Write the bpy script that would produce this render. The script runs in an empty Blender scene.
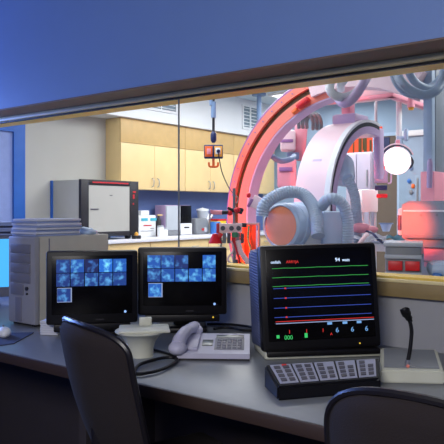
import bpy, bmesh, math, random
from mathutils import Vector, Matrix
random.seed(7)
C = bpy.context.scene.collection
PI = math.pi
# ---------------------------------------------------------------- camera model
F = 647.0; H = 1.3; YAW = math.radians(37.7)
FW = (-math.sin(YAW), math.cos(YAW)); RT = (math.cos(YAW), math.sin(YAW))
def _d(px, py):
    s = (px - 222) / F
    return Vector((FW[0] + RT[0]*s, FW[1] + RT[1]*s, -(py - 209) / F))
CAMP = Vector((0, 0, H))
def W(px, py, t): return CAMP + _d(px, py)*t
def PY(px, py, Y): d = _d(px, py); return CAMP + d*(Y/d.y)
def PX(px, py, X): d = _d(px, py); return CAMP + d*(X/d.x)
def PZ(px, py, z): d = _d(px, py); return CAMP + d*((z - H)/d.z)
def face(x, y): return math.atan2(-x, y)

# ---------------------------------------------------------------- materials
def lin(c):
    o = []
    for v in c:
        v /= 255.0
        o.append(v/12.92 if v <= .04045 else ((v+.055)/1.055)**2.4)
    return (*o, 1)
def mat(name, c, rough=.5, metal=0, var=.04, scale=12, bump=0, bscale=200, spec=.5):
    m = bpy.data.materials.new(name); m.use_nodes = True
    n = m.node_tree; b = n.nodes['Principled BSDF']
    b.inputs['Roughness'].default_value = rough; b.inputs['Metallic'].default_value = metal
    b.inputs['Specular IOR Level'].default_value = spec
    L = lin(c)
    tc = n.nodes.new('ShaderNodeTexCoord')
    ns = n.nodes.new('ShaderNodeTexNoise'); ns.inputs['Scale'].default_value = scale; ns.inputs['Detail'].default_value = 4
    n.links.new(tc.outputs['Object'], ns.inputs['Vector'])
    r = n.nodes.new('ShaderNodeValToRGB')
    r.color_ramp.elements[0].color = (*[x*(1-var) for x in L[:3]], 1)
    r.color_ramp.elements[1].color = (*[min(1, x*(1+var)) for x in L[:3]], 1)
    r.color_ramp.elements[0].position = .3; r.color_ramp.elements[1].position = .7
    n.links.new(ns.outputs['Fac'], r.inputs['Fac']); n.links.new(r.outputs['Color'], b.inputs['Base Color'])
    if bump:
        n2 = n.nodes.new('ShaderNodeTexNoise'); n2.inputs['Scale'].default_value = bscale
        n.links.new(tc.outputs['Object'], n2.inputs['Vector'])
        bp = n.nodes.new('ShaderNodeBump'); bp.inputs['Strength'].default_value = bump; bp.inputs['Distance'].default_value = .002
        n.links.new(n2.outputs['Fac'], bp.inputs['Height']); n.links.new(bp.outputs['Normal'], b.inputs['Normal'])
    return m
def emat(name, c, s):
    m = bpy.data.materials.new(name); m.use_nodes = True
    b = m.node_tree.nodes['Principled BSDF']
    b.inputs['Base Color'].default_value = (.01, .01, .01, 1)
    b.inputs['Emission Color'].default_value = lin(c); b.inputs['Emission Strength'].default_value = s
    return m
def scanmat(name, seed, lo, hi, s, scale=9):
    """a lit picture on a screen: soft grey-blue scan made of noise and a round shadow"""
    m = bpy.data.materials.new(name); m.use_nodes = True; n = m.node_tree
    b = n.nodes['Principled BSDF']; b.inputs['Base Color'].default_value = (.01, .01, .01, 1)
    tc = n.nodes.new('ShaderNodeTexCoord'); mp = n.nodes.new('ShaderNodeMapping')
    mp.inputs['Location'].default_value = (seed*3.1, seed*1.7, seed)
    n.links.new(tc.outputs['Generated'], mp.inputs['Vector'])
    ns = n.nodes.new('ShaderNodeTexNoise'); ns.inputs['Scale'].default_value = 2.6; ns.inputs['Detail'].default_value = 2
    n.links.new(mp.outputs['Vector'], ns.inputs['Vector'])
    vm = n.nodes.new('ShaderNodeVectorMath'); vm.operation = 'DISTANCE'; vm.inputs[1].default_value = (.5+.12*math.sin(seed*2.3), .5, .5+.1*math.cos(seed*1.9))
    n.links.new(tc.outputs['Generated'], vm.inputs[0])
    ma = n.nodes.new('ShaderNodeMath'); ma.operation = 'MULTIPLY_ADD'; ma.inputs[1].default_value = -.55; n.links.new(vm.outputs['Value'], ma.inputs[0]); n.links.new(ns.outputs['Fac'], ma.inputs[2])
    r = n.nodes.new('ShaderNodeValToRGB'); e = r.color_ramp.elements
    e[0].position = .12; e[0].color = lin(lo); e[1].position = .55; e[1].color = lin(hi)
    n.links.new(ma.outputs[0], r.inputs['Fac'])
    n.links.new(r.outputs['Color'], b.inputs['Emission Color']); b.inputs['Emission Strength'].default_value = s
    return m
def glassmat():
    m = bpy.data.materials.new('clear_glass'); m.use_nodes = True; n = m.node_tree; n.nodes.clear()
    o = n.nodes.new('ShaderNodeOutputMaterial'); mx = n.nodes.new('ShaderNodeMixShader')
    t = n.nodes.new('ShaderNodeBsdfTransparent'); t.inputs['Color'].default_value = (.985, .99, .99, 1)
    g = n.nodes.new('ShaderNodeBsdfGlossy'); g.inputs['Roughness'].default_value = .0
    f = n.nodes.new('ShaderNodeLayerWeight'); f.inputs['Blend'].default_value = .5
    pw = n.nodes.new('ShaderNodeMath'); pw.operation = 'POWER'; pw.inputs[1].default_value = 5
    ma = n.nodes.new('ShaderNodeMath'); ma.operation = 'MULTIPLY_ADD'; ma.inputs[1].default_value = .3; ma.inputs[2].default_value = .012
    n.links.new(f.outputs['Facing'], pw.inputs[0]); n.links.new(pw.outputs[0], ma.inputs[0])
    n.links.new(ma.outputs[0], mx.inputs[0]); n.links.new(t.outputs[0], mx.inputs[1]); n.links.new(g.outputs[0], mx.inputs[2])
    n.links.new(mx.outputs[0], o.inputs['Surface']); return m
def bumpstripes(m, scale, axis):
    """corrugation / louvre look from a wave bump on a real surface"""
    n = m.node_tree; b = n.nodes['Principled BSDF']
    tc = n.nodes.new('ShaderNodeTexCoord'); w = n.nodes.new('ShaderNodeTexWave'); w.bands_direction = axis; w.inputs['Scale'].default_value = scale
    n.links.new(tc.outputs['Object'], w.inputs['Vector'])
    bp = n.nodes.new('ShaderNodeBump'); bp.inputs['Strength'].default_value = .6; bp.inputs['Distance'].default_value = .004
    n.links.new(w.outputs['Fac'], bp.inputs['Height']); n.links.new(bp.outputs['Normal'], b.inputs['Normal'])
    return m
M = dict(
    blue=mat('blue_wall_paint', (120, 148, 200), .5, var=.02, scale=3),
    soffit=mat('brown_soffit_laminate', (120, 98, 82), .6),
    cream=mat('cream_frame', (232, 214, 160), .45), yellow=mat('ochre_frame', (248, 208, 96), .45),
    gasket=mat('black_gasket', (18, 18, 22), .5), sill=mat('olive_wood_sill', (150, 128, 84), .5, var=.08),
    wallgrey=mat('pale_grey_wall', (165, 165, 168), .7, var=.02), labwall=mat('white_lab_wall', (182, 180, 174), .7, var=.02, scale=4),
    labblue=mat('pale_blue_lab_wall', (158, 182, 206), .6, var=.03, scale=3), slate=mat('slate_blue_splashback', (92, 114, 168), .6),
    white=mat('white_paint', (236, 238, 240), .5, var=.01), ceil=mat('ceiling_white', (205, 222, 230), .7, var=.02),
    floor=mat('vinyl_floor', (120, 120, 125), .4), dfloor=mat('dark_carpet', (40, 38, 44), .9),
    tan=mat('maple_laminate', (238, 208, 150), .45, var=.05, scale=5), tand=mat('maple_edge', (214, 178, 118), .5, var=.05),
    counter=mat('white_countertop', (232, 232, 240), .35, var=.02), steel=mat('brushed_steel', (190, 190, 195), .3, .9),
    black=mat('black_plastic', (17, 15, 18), .45, spec=.3), dark=mat('charcoal_plastic', (36, 33, 38), .5),
    screen=mat('dark_screen_glass', (10, 8, 10), .25, spec=.18), desk=mat('grey_laminate_desk', (118, 122, 128), .32, var=.03, scale=30),
    fascia=mat('dark_brown_edge', (58, 44, 40), .5), under=mat('dark_desk_panel', (52, 46, 50), .7),
    beige=mat('beige_plastic', (188, 184, 172), .5), greybeige=mat('grey_beige_plastic', (150, 150, 158), .5),
    bay=mat('dark_beige_plastic', (118, 118, 132), .5), ivory=mat('ivory_plastic', (208, 208, 190), .45),
    phone=mat('pale_lavender_plastic', (190, 188, 208), .4), keys=mat('grey_keys', (128, 128, 140), .5), lcd=mat('grey_display', (128, 132, 128), .25),
    fabric=mat('black_chair_fabric', (30, 22, 24), .95, bump=.5, bscale=300), rim=mat('black_chair_shell', (25, 22, 26), .35),
    salmon=mat('salmon_red_light', (238, 132, 112), .42, var=.03, scale=4), mauve=mat('mauve_paint', (158, 112, 168), .42),  # salmon puts the red light on the arc into its colour
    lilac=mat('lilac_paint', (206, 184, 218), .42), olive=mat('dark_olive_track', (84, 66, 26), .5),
    pinkw=mat('pink_white_enamel', (246, 216, 222), .4, var=.02), pink=mat('pink_enamel_red_light', (246, 160, 176), .45),
    bluew=mat('blue_white_enamel', (178, 200, 226), .4, var=.03), hose=mat('blue_grey_hose', (168, 186, 208), .45),
    greym=mat('light_grey_enamel', (184, 190, 198), .4, var=.02), greyd=mat('mid_grey_enamel', (128, 132, 138), .5),
    bluegrey=mat('blue_grey_enamel', (118, 146, 184), .5), purple=mat('purple_grey_enamel', (176, 152, 188), .45),
    red=mat('red_plastic', (226, 26, 34), .4), orange=mat('orange_vinyl', (252, 122, 76), .5, var=.08), orangem=mat('orange_paint', (240, 110, 40), .45),
    amber=mat('amber_paint', (244, 178, 70), .45), navy=mat('navy_plastic', (34, 44, 92), .4), teal=mat('teal_print', (70, 178, 200), .5),
    drape=mat('white_drape', (226, 230, 240), .8), tealdrape=mat('teal_drape', (88, 150, 170), .8), brown=mat('brown_curtain_wall', (112, 98, 86), .8),
    bluedoor=mat('blue_door_paint', (34, 96, 186), .45), bluelite=mat('pale_blue_door', (134, 152, 208), .5),
    yel=mat('yellow_bin', (236, 200, 40), .4), paper=mat('white_paper', (214, 216, 226), .7), bpaper=mat('pale_blue_card', (150, 165, 205), .7),
    matblue=mat('navy_mat', (48, 56, 84), .8), green=mat('green_plastic', (60, 140, 100), .5), print=mat('grey_print', (84, 82, 92), .6),
    label=mat('pale_label', (168, 170, 190), .5), redprint=mat('red_print', (200, 40, 48), .5), vent=mat('vent_grey', (120, 138, 150), .5), skyb=mat('bright_blue_case', (58, 120, 200), .45),
)
M['louvre'] = bumpstripes(mat('louvred_case', (96, 104, 140), .45), 28, 'Z')
M['glass'] = glassmat()
E = dict(panel=emat('lamp_panel', (246, 251, 255), 6), disc=emat('lamp_disc', (255, 252, 248), 6), cyan=emat('screen_cyan', (70, 170, 235), 1.3),
    white=emat('text_white', (200, 222, 255), 1.5), red=emat('text_red', (215, 45, 40), 1.1), green=emat('trace_green', (60, 170, 80), .75), blue=emat('trace_blue', (60, 85, 190), .8),
    lblue=emat('text_blue', (120, 175, 235), .95), greenb=emat('text_green', (60, 210, 110), .9), pale=emat('trace_pale', (150, 165, 205), .9),
    led=emat('led', (150, 190, 255), 1.2), amberled=emat('amber_led', (230, 190, 60), 1), orangewin=emat('orange_lit_glass', (255, 84, 18), 1.0), rled=emat('red_led', (240, 60, 40), 1))

# ---------------------------------------------------------------- mesh building
ROOT = {}
class MB:
    def __init__(s): s.bm = bmesh.new()
    def _add(s, b2, mtx=None):
        if mtx is not None: bmesh.ops.transform(b2, matrix=mtx, verts=b2.verts)
        me = bpy.data.meshes.new('tmp'); b2.to_mesh(me); b2.free(); s.bm.from_mesh(me); bpy.data.meshes.remove(me); return s
    def box(s, c, d, bev=0, rot=None, seg=2, taper=None):
        b = bmesh.new(); bmesh.ops.create_cube(b, size=1)
        for v in b.verts:
            if taper and v.co.z > 0: v.co.x *= taper[0]; v.co.y *= taper[1]
        for v in b.verts: v.co = Vector((v.co.x*d[0], v.co.y*d[1], v.co.z*d[2]))
        if bev: bmesh.ops.bevel(b, geom=b.edges[:], offset=min(bev, min(d)*.45), segments=seg, affect='EDGES', profile=.5)
        m = Matrix.Translation(Vector(c))
        if rot: m = m @ (rot if isinstance(rot, Matrix) else Matrix.Rotation(rot[2], 4, 'Z') @ Matrix.Rotation(rot[1], 4, 'Y') @ Matrix.Rotation(rot[0], 4, 'X'))
        return s._add(b, m)
    def bb(s, x0, x1, y0, y1, z0, z1, bev=0): return s.box(((x0+x1)/2, (y0+y1)/2, (z0+z1)/2), (abs(x1-x0), abs(y1-y0), abs(z1-z0)), bev)
    def cyl(s, a, b, r, r2=None, n=24, bev=0): 
        r2 = r if r2 is None else r2
        a = Vector(a); b = Vector(b); h = (b-a).length
        return s.lathe([(0, 0), (r, 0), (r2, h), (0, h)] if not bev else [(0, 0), (r-bev, 0), (r, bev), (r2, h-bev), (r2-bev, h), (0, h)], a, b-a, n)
    def lathe(s, prof, o, ax, n=28):
        bm = bmesh.new(); q = Vector((0, 0, 1)).rotation_difference(Vector(ax).normalized()).to_matrix().to_4x4()
        rings = []
        for r, z in prof:
            if r < 1e-6: rings.append([bm.verts.new((0, 0, z))])
            else: rings.append([bm.verts.new((r*math.cos(2*PI*i/n), r*math.sin(2*PI*i/n), z)) for i in range(n)])
        for A, B in zip(rings, rings[1:]):
            for i in range(n):
                j = (i+1) % n
                f = [A[i] if len(A) > 1 else A[0], A[j] if len(A) > 1 else None, B[j] if len(B) > 1 else None, B[i] if len(B) > 1 else B[0]]
                f = [v for v in f if v is not None]
                if len(f) > 2: bm.faces.new(f)
        bmesh.ops.recalc_face_normals(bm, faces=bm.faces)
        return s._add(bm, Matrix.Translation(Vector(o)) @ q)
    def tube(s, pts, r, n=10, smooth=6, corr=0, pitch=.02):
        P = [Vector(p) for p in pts]
        if smooth and len(P) > 2:
            Q = []
            for i in range(len(P)-1):
                p0 = P[max(i-1, 0)]; p1 = P[i]; p2 = P[i+1]; p3 = P[min(i+2, len(P)-1)]
                for k in range(smooth):
                    t = k/smooth
                    Q.append(.5*((2*p1)+(p2-p0)*t+(2*p0-5*p1+4*p2-p3)*t*t+(3*p1-p0-3*p2+p3)*t**3))
            Q.append(P[-1]); P = Q
        if corr:                                   # resample evenly so the hose can be ribbed
            L = [0]
            for a, b in zip(P, P[1:]): L.append(L[-1]+(b-a).length)
            N = max(4, int(L[-1]/pitch)*2); R = []; k = 0
            for i in range(N+1):
                d = L[-1]*i/N
                while k < len(L)-2 and L[k+1] < d: k += 1
                R.append(P[k].lerp(P[k+1], (d-L[k])/max(1e-9, L[k+1]-L[k])))
            P = R
        bm = bmesh.new(); rings = []; up = None
        for i, p in enumerate(P):
            tg = (P[min(i+1, len(P)-1)]-P[max(i-1, 0)]).normalized()
            if up is None: up = tg.orthogonal().normalized()
            up = (up - tg*up.dot(tg)).normalized(); sd = tg.cross(up)
            rr = r[i*(len(r)-1)//(len(P)-1)] if isinstance(r, (list, tuple)) else r
            if corr: rr *= 1 - corr*(i % 2)
            rings.append([bm.verts.new(p + up*rr*math.cos(2*PI*k/n) + sd*rr*math.sin(2*PI*k/n)) for k in range(n)])
        for A, B in zip(rings, rings[1:]):
            for k in range(n): bm.faces.new((A[k], A[(k+1) % n], B[(k+1) % n], B[k]))
        bm.faces.new(rings[0][::-1]); bm.faces.new(rings[-1])
        return s._add(bm)
    def prism(s, poly, ext):
        """extrude a planar polygon of 3D points by a vector"""
        bm = bmesh.new(); ext = Vector(ext)
        a = [bm.verts.new(Vector(p)) for p in poly]; b = [bm.verts.new(Vector(p)+ext) for p in poly]
        bm.faces.new(a); bm.faces.new(b[::-1])
        for i in range(len(a)): bm.faces.new((a[i], b[i], b[(i+1) % len(a)], a[(i+1) % len(a)]))
        bmesh.ops.recalc_face_normals(bm, faces=bm.faces)
        return s._add(bm)
    def sweep(s, c, u, v, w, sec, a0, a1, n=64):
        """sweep a section of (radius, depth) points through an arc; u,v span the plane and w is the depth"""
        bm = bmesh.new(); c, u, v, w = map(Vector, (c, u, v, w)); R = []
        for i in range(n+1):
            a = math.radians(a0+(a1-a0)*i/n); e = u*math.cos(a)+v*math.sin(a)
            R.append([bm.verts.new(c+e*r+w*d) for r, d in sec])
        k = len(sec)
        for A, B in zip(R, R[1:]):
            for i in range(k): bm.faces.new((A[i], A[(i+1) % k], B[(i+1) % k], B[i]))
        bm.faces.new(R[0]); bm.faces.new(R[-1][::-1])
        bmesh.ops.recalc_face_normals(bm, faces=bm.faces)
        return s._add(bm)
    def ball(s, c, r, sc=(1, 1, 1), seg=16):
        b = bmesh.new(); bmesh.ops.create_uvsphere(b, u_segments=seg, v_segments=seg//2+2, radius=r)
        return s._add(b, Matrix.Translation(Vector(c)) @ Matrix.Diagonal((*sc, 1)))
    def build(s, name, m, parent=None, w=False, smooth=35, label=None):
        bm = s.bm; me = bpy.data.meshes.new(name)
        loc = Vector((0, 0, 0))
        if parent is None:
            xs = [v.co for v in bm.verts]
            loc = Vector(((min(v.x for v in xs)+max(v.x for v in xs))/2, (min(v.y for v in xs)+max(v.y for v in xs))/2, min(v.z for v in xs)))
            bmesh.ops.translate(bm, verts=bm.verts, vec=-loc)
        elif w: bmesh.ops.transform(bm, matrix=ROOT[parent.name].inverted(), verts=bm.verts)
        for f in bm.faces: f.smooth = True
        for e in bm.edges:
            if len(e.link_faces) == 2 and e.calc_face_angle(0) > math.radians(smooth): e.smooth = False
        bm.to_mesh(me); bm.free(); me.materials.append(m)
        o = bpy.data.objects.new(name, me); C.objects.link(o); o.location = loc
        if parent is not None: o.parent = parent; ROOT[o.name] = ROOT[parent.name]
        if label: o['label'] = label
        return o
def tag(o, label, cat, group=None, kind=None):
    o['label'] = label; o['category'] = cat
    if group: o['group'] = group
    if kind: o['kind'] = kind
    return o
def thing(name, label, cat, loc, rz=0, group=None):
    o = bpy.data.objects.new(name, None); C.objects.link(o); o.empty_display_size = .05
    o.location = loc; o.rotation_euler = (0, 0, rz)
    ROOT[o.name] = Matrix.Translation(Vector(loc)) @ Matrix.Rotation(rz, 4, 'Z')
    return tag(o, label, cat, group)
def struct(o): o['kind'] = 'structure'; return o
def text(s, size, m, parent, loc, rot, name='screen_text', depth=.0004):
    cu = bpy.data.curves.new('tc', 'FONT'); cu.body = s; cu.size = size; cu.extrude = depth
    o = bpy.data.objects.new('tmp_text', cu); C.objects.link(o); bpy.context.view_layer.update()
    me = bpy.data.meshes.new_from_object(o.evaluated_get(bpy.context.evaluated_depsgraph_get()))
    bpy.data.objects.remove(o); me.materials.clear(); me.materials.append(m); me.name = name
    q = bpy.data.objects.new(name, me); C.objects.link(q); q.parent = parent; q.location = loc; q.rotation_euler = rot
    return q

# ================================================================ SETTING
D = 2.54                                             # plane of the window wall
def S(name, m, *a, bev=0): return struct(MB().bb(*a, bev).build(name, m))
S('floor_control_room', M['dfloor'], -6, 2.2, -1.8, D, -.05, 0)
S('ceiling_control_room', M['wallgrey'], -6, 2.2, -1.8, D, 2.7, 2.75)
S('wall_back_control_room', M['blue'], -6, 2.2, -1.9, -1.8, 0, 2.7)
S('wall_left_control_room', M['blue'], -6.1, -6, -1.8, D, 0, 2.7)
S('wall_right_control_room', M['blue'], 2.2, 2.3, -1.8, D, 0, 2.7)
S('wall_below_window', M['wallgrey'], -6, 2.2, D+.02, D+.16, 0, .99)
S('wall_bulkhead', M['blue'], -6, 2.2, D-.2, D+.16, 1.922, 2.95)
S('trim_soffit', M['soffit'], -6, 2.2, D-.199, D+.159, 1.914, 1.9215)
S('trim_sill_fascia', M['sill'], -6, 2.2, D-.012, D+.02, .94, 1.0, bev=.003)
win = struct(thing('window_1', 'long internal window', 'window', (-2, D, 1.0))); del win['label'], win['category']
MB().bb(-5.9, 2.1, D-.014, D+.012, 1.890, 1.914, .002).bb(-5.9, 2.1, D-.014, D+.012, 1.0, 1.012, .002).build('frame', M['cream'], win, True)
MB().bb(-5.9, 2.1, D+.012, D+.03, 1.880, 1.892).bb(-5.9, 2.1, D+.012, D+.03, 1.0, 1.010).build('gasket', M['gasket'], win, True)
MB().bb(-5.9, 2.1, D+.03, D+.15, 1.882, 1.9135).bb(-5.9, 2.1, D+.03, D+.15, 1.0, 1.020).build('lab_side_frame', M['yellow'], win, True)
JX = -2.268
MB().bb(-5.9, JX-.002, D+.018, D+.026, 1.0, 1.9).build('pane', M['glass'], win, True)
MB().bb(JX+.002, 2.1, D+.018, D+.026, 1.0, 1.9).build('pane', M['glass'], win, True)
MB().bb(JX-.0018, JX+.0018, D+.017, D+.027, 1.0, 1.9).build('pane_joint', M['greyd'], win, True)
# the procedure room
LZ = 2.95; LX = -6.0; BY = 9.2; CX = -5.73
S('floor_procedure_room', M['floor'], LX, 2.2, D+.16, BY, -.05, 0)
S('ceiling_procedure_room', M['ceil'], LX, 2.2, D+.16, BY, LZ, LZ+.05)
S('wall_left_procedure_room', M['labwall'], LX-.1, LX, D, BY+.1, 0, LZ)
S('wall_back_procedure_room', M['labblue'], LX, 2.2, BY, BY+.1, 0, LZ)
S('wall_right_procedure_room', M['labwall'], 2.2, 2.3, D, BY+.1, 0, LZ)
S('trim_lab_side_bulkhead', M['white'], LX, 2.2, D+.16, D+.17, 1.9, LZ)
S('trim_white_soffit', M['white'], LX, CX+.06, D+.18, BY, 2.41, LZ)
S('trim_splashback', M['slate'], LX, LX+.012, 5.46, 8.85, .95, 1.56)
dr = struct(thing('door_1', 'x', 'x', (LX, 3.7, 0))); del dr['label'], dr['category']
MB().bb(LX, LX+.06, 4.08, 4.22, 0, 2.22).bb(LX, LX+.06, 3.1, 4.08, 2.12, 2.22).bb(LX, LX+.06, 3.1, 3.2, 0, 2.12).build('frame', M['bluedoor'], dr, True)
MB().bb(LX, LX+.03, 3.2, 4.08, 0, 2.12).build('leaf', M['bluelite'], dr, True)
MB().cyl((LX+.03, 3.3, 1.0), (LX+.09, 3.3, 1.0), .012).cyl((LX+.09, 3.29, 1.0), (LX+.09, 3.42, 1.0), .011).build('door_handle', M['steel'], dr, True)
# back wall: a brown doorway and an orange lit window
a = PY(377, 137, BY); b = PY(398, 137, BY)
d2 = struct(thing('door_2', 'x', 'x', ((a.x+b.x)/2, BY-.03, 0))); del d2['label'], d2['category']
MB().bb(a.x, b.x, BY-.02, BY-.002, 0, a.z).build('leaf', M['brown'], d2, True)
MB().bb(a.x-.05, a.x, BY-.04, BY-.002, 0, a.z+.05).bb(b.x, b.x+.05, BY-.04, BY-.002, 0, a.z+.05).bb(a.x, b.x, BY-.04, BY-.002, a.z, a.z+.05).build('frame', M['bluew'], d2, True)
MB().bb(a.x+.01, b.x-.12, BY-.035, BY-.02, a.z-.42, a.z-.02).build('vision_panel', M['navy'], d2, True)
a = PY(346, 129, BY-.05); b = PY(381, 155, BY-.05)
w2 = struct(thing('window_2', 'x', 'x', ((a.x+b.x)/2, BY-.05, b.z))); del w2['label'], w2['category']
MB().bb(a.x, b.x, BY-.02, BY-.002, b.z, a.z).build('pane', E['orangewin'], w2, True)
m = MB()
for p0, p1, y0, y1 in ((358.5, 361.5, 136, 155), (362.5, 363.6, 131, 150), (363.8, 366.6, 134, 155), (369.5, 371.5, 140, 155), (353, 354, 132, 155)):
    q = PY(p0, y0, BY-.03); r = PY(p1, y1, BY-.03); m.bb(q.x, r.x, BY-.03, BY-.021, r.z, q.z)
m.build('silhouette_bar', M['olive'], w2, True)  # dark bars stand for silhouettes against the lit orange pane

# ceiling lamps and vents of the procedure room
def ceil_light(x, y, sx, sy, lab):
    t = thing('ceiling_light', lab, 'light', (x, y, LZ-.03), 0, 'ceiling light panels of the procedure room')
    MB().bb(-sx/2, sx/2, -sy/2, sy/2, 0, .004).build('diffuser', E['panel'], t)
    m = MB()
    for s in (-1, 1): m.bb(s*sx/2, s*(sx/2+.03), -sy/2-.03, sy/2+.03, -.006, .029).bb(-sx/2, sx/2, s*sy/2, s*(sy/2+.03), -.006, .029)
    m.build('frame', M['white'], t); return t
ceil_light(-4.65, 8.3, .9, 1.1, 'white ceiling light panel above the salmon arc beside the grey pipe')
for x, y in ((-4.4, 5.6), (-4.4, 3.6), (-.6, 5.2), (-.9, 7.6)):
    ceil_light(x, y, .62, 1.3, 'white ceiling light panel over the procedure room hidden above the window head')
def vent(y0, y1, z0, z1, lab):
    X = CX+.06; t = thing('air_vent', lab, 'vent', (X, (y0+y1)/2, z0), 0, 'air vents in the white soffit')
    m = MB(); m.bb(X, X+.02, y0, y1, z0-.03, z0).bb(X, X+.02, y0, y1, z1, z1+.03).bb(X, X+.02, y0-.03, y0, z0-.03, z1+.03).bb(X, X+.02, y1, y1+.03, z0-.03, z1+.03)
    m.build('frame', M['white'], t, True)
    MB().bb(X, X+.004, y0, y1, z0, z1).build('backing', M['vent'], t, True)
    n = int((z1-z0)/.045); m = MB()
    for i in range(n): m.box((X+.012, (y0+y1)/2, z0+(i+.5)*(z1-z0)/n), (.02, y1-y0, .006), 0, (0, .6, 0))
    m.box((X+.012, (y0+y1)/2, (z0+z1)/2), (.02, .02, z1-z0)).build('slats', M['white'], t, True)
vent(5.77, 6.33, 2.57, 2.86, 'grey slatted air vent in the white soffit crossed by the glass joint')
vent(7.85, 8.2, 2.53, 2.84, 'small square air vent in the soffit between pendant and salmon arc')
q = PY(259, 100, 7.6)
tag(MB().cyl((q.x, 7.6, 2.45), (q.x, 7.6, LZ), .034).lathe([(0, 0), (.1, 0), (.1, .03), (.05, .04)], (q.x, 7.6, LZ-.04), (0, 0, 1)).build('ceiling_pipe', M['bluegrey']), 'grey vertical ceiling pipe behind the top left of the salmon arc', 'pipe')

# ================================================================ LAB CABINETS
def cab(y0, y1, lab, first=False):
    t = thing('wall_cabinet', lab, 'cabinet', (LX+.135, (y0+y1)/2, 1.545), 0, 'wall cabinets above the counter')
    MB().bb(LX+.002, CX-.02, y0, y1, 1.545, 2.405, .002).build('body', M['tan'], t, True)
    MB().bb(CX-.02, CX, y0, y1, 2.11, 2.405, .002).build('top_filler', M['tand'], t, True)
    ym = (y0+y1)/2
    for s, e, hy in ((y0, ym, ym-.05), (ym, y1, ym+.05)):
        d = MB().bb(CX-.02, CX, s+.003, e-.003, 1.545, 2.105, .002).build('door', M['tan'], t, True)
        MB().tube([(CX, hy, 1.58), (CX+.03, hy, 1.6), (CX+.03, hy, 1.67), (CX, hy, 1.69)], .006, 8).build('handle', M['steel'], d, True)
cab(5.42, 6.6, 'maple wall cabinet nearest the white wall, right above the warming cabinet')
cab(6.605, 7.7, 'maple wall cabinet behind the hanging pendant controller')
cab(7.705, 8.8, 'maple wall cabinet seen through the salmon arc')
ctop = tag(MB().bb(LX+.013, -5.38, 4.2, 8.95, .91, .95, .004).build('countertop', M['counter']), 'long white countertop along the left wall under the maple cabinets', 'countertop')
for i, (y0, y1, lab) in enumerate(((4.22, 5.6, 'maple base unit under the warming cabinet'), (5.605, 6.7, 'maple base unit under the white analyser and the steriliser'), (6.705, 7.8, 'maple base unit under the grey benchtop machine'), (7.805, 8.93, 'maple base unit behind the salmon arc'))):
    t = thing('base_cabinet', lab, 'cabinet', (-5.7, (y0+y1)/2, 0), 0, 'base cabinets under the countertop')
    MB().bb(LX+.013, -5.43, y0, y1, .1, .908).build('body', M['tan'], t, True); MB().bb(LX+.013, -5.5, y0, y1, 0, .1).build('plinth', M['greyd'], t, True)
    ym = (y0+y1)/2
    for s, e in ((y0, ym), (ym, y1)):
        d = MB().bb(-5.43, -5.41, s+.003, e-.003, .74, .905, .002).build('drawer', M['tan'], t, True)
        MB().tube([(-5.41, (s+e)/2-.06, .82), (-5.385, (s+e)/2-.05, .82), (-5.385, (s+e)/2+.05, .82), (-5.41, (s+e)/2+.06, .82)], .005, 6).build('handle', M['steel'], d, True)
        MB().bb(-5.43, -5.41, s+.003, e-.003, .11, .735, .002).build('door', M['tan'], t, True)
# warming cabinet
wc = thing('warming_cabinet', 'white warming cabinet with black framed door on the countertop by the white wall', 'cabinet', (-5.74, 5.03, .95))
MB().bb(-5.985, -5.52, 4.6, 5.46, 1.0, 1.62, .004).build('body', M['labwall'], wc, True)
MB().bb(-5.99, -5.96, 4.585, 4.6, 1.0, 1.62).build('edge_strip', M['bluedoor'], wc, True, label='blue rear edge strip')
f = MB().bb(-5.52, -5.48, 4.6, 4.71, .99, 1.625, .003).bb(-5.52, -5.48, 5.33, 5.47, .99, 1.625, .003).bb(-5.52, -5.48, 4.71, 5.33, 1.565, 1.625, .003).bb(-5.52, -5.48, 4.71, 5.33, .99, 1.045, .003).build('door_frame', M['dark'], wc, True)
MB().bb(-5.515, -5.487, 4.71, 5.33, 1.045, 1.565).build('door_panel', M['labwall'], wc, True)
MB().bb(-5.487, -5.483, 5.02, 5.06, 1.45, 1.458).build('door_badge', M['print'], wc, True)
MB().bb(-5.487, -5.48, 4.74, 4.85, 1.292, 1.304).build('door_latch', M['print'], wc, True)
MB().bb(-5.48, -5.475, 4.76, 5.3, 1.588, 1.603).build('indicator_strip', M['redprint'], wc, True)
for a in ((5.375, 5.40, 1.42, 1.47), (5.375, 5.39, 1.35, 1.37), (5.375, 5.42, 1.49, 1.51)): MB().bb(-5.48, -5.474, *a).build('control_light', M['redprint'], wc, True)
for fx, fy in ((-5.92, 4.67), (-5.92, 5.38), (-5.57, 4.67), (-5.57, 5.38)): MB().box((fx, fy, .975), (.05, .05, .05)).build('foot', M['dark'], wc, True)
# objects along the counter
CZ = .951
def at(px, X): q = PX(px, 230, X); return q.y
X0 = -5.72
y0, y1 = at(139, X0), at(156, X0)
t = thing('analyser', 'white benchtop analyser with two teal panels beside the warming cabinet', 'medical device', (X0, (y0+y1)/2, CZ))
MB().bb(X0-.16, X0, y0, y1, CZ, CZ+.27, .01).build('body', M['white'], t, True)
MB().bb(X0-.14, X0-.02, y0+.06, y1-.1, CZ+.27, CZ+.33, .01).build('top_hood', M['white'], t, True)
for k in (0, 1): MB().bb(X0, X0+.006, y0+.04+k*.16, y0+.15+k*.16, CZ+.2, CZ+.235).build('teal_panel', M['teal'], t, True)
MB().bb(X0, X0+.004, y0+.08, y0+.22, CZ+.135, CZ+.15).build('label_strip', M['redprint'], t, True)
MB().bb(X0, X0+.004, y0+.03, y1-.05, CZ+.07, CZ+.075).bb(X0, X0+.004, y0+.2, y1-.04, CZ+.10, CZ+.107).build('seams', M['print'], t, True)
yb = at(158.6, X0)
t = thing('soap_dispenser', 'black pump dispenser standing between the analyser and white jars', 'dispenser', (X0, yb, CZ))
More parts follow.
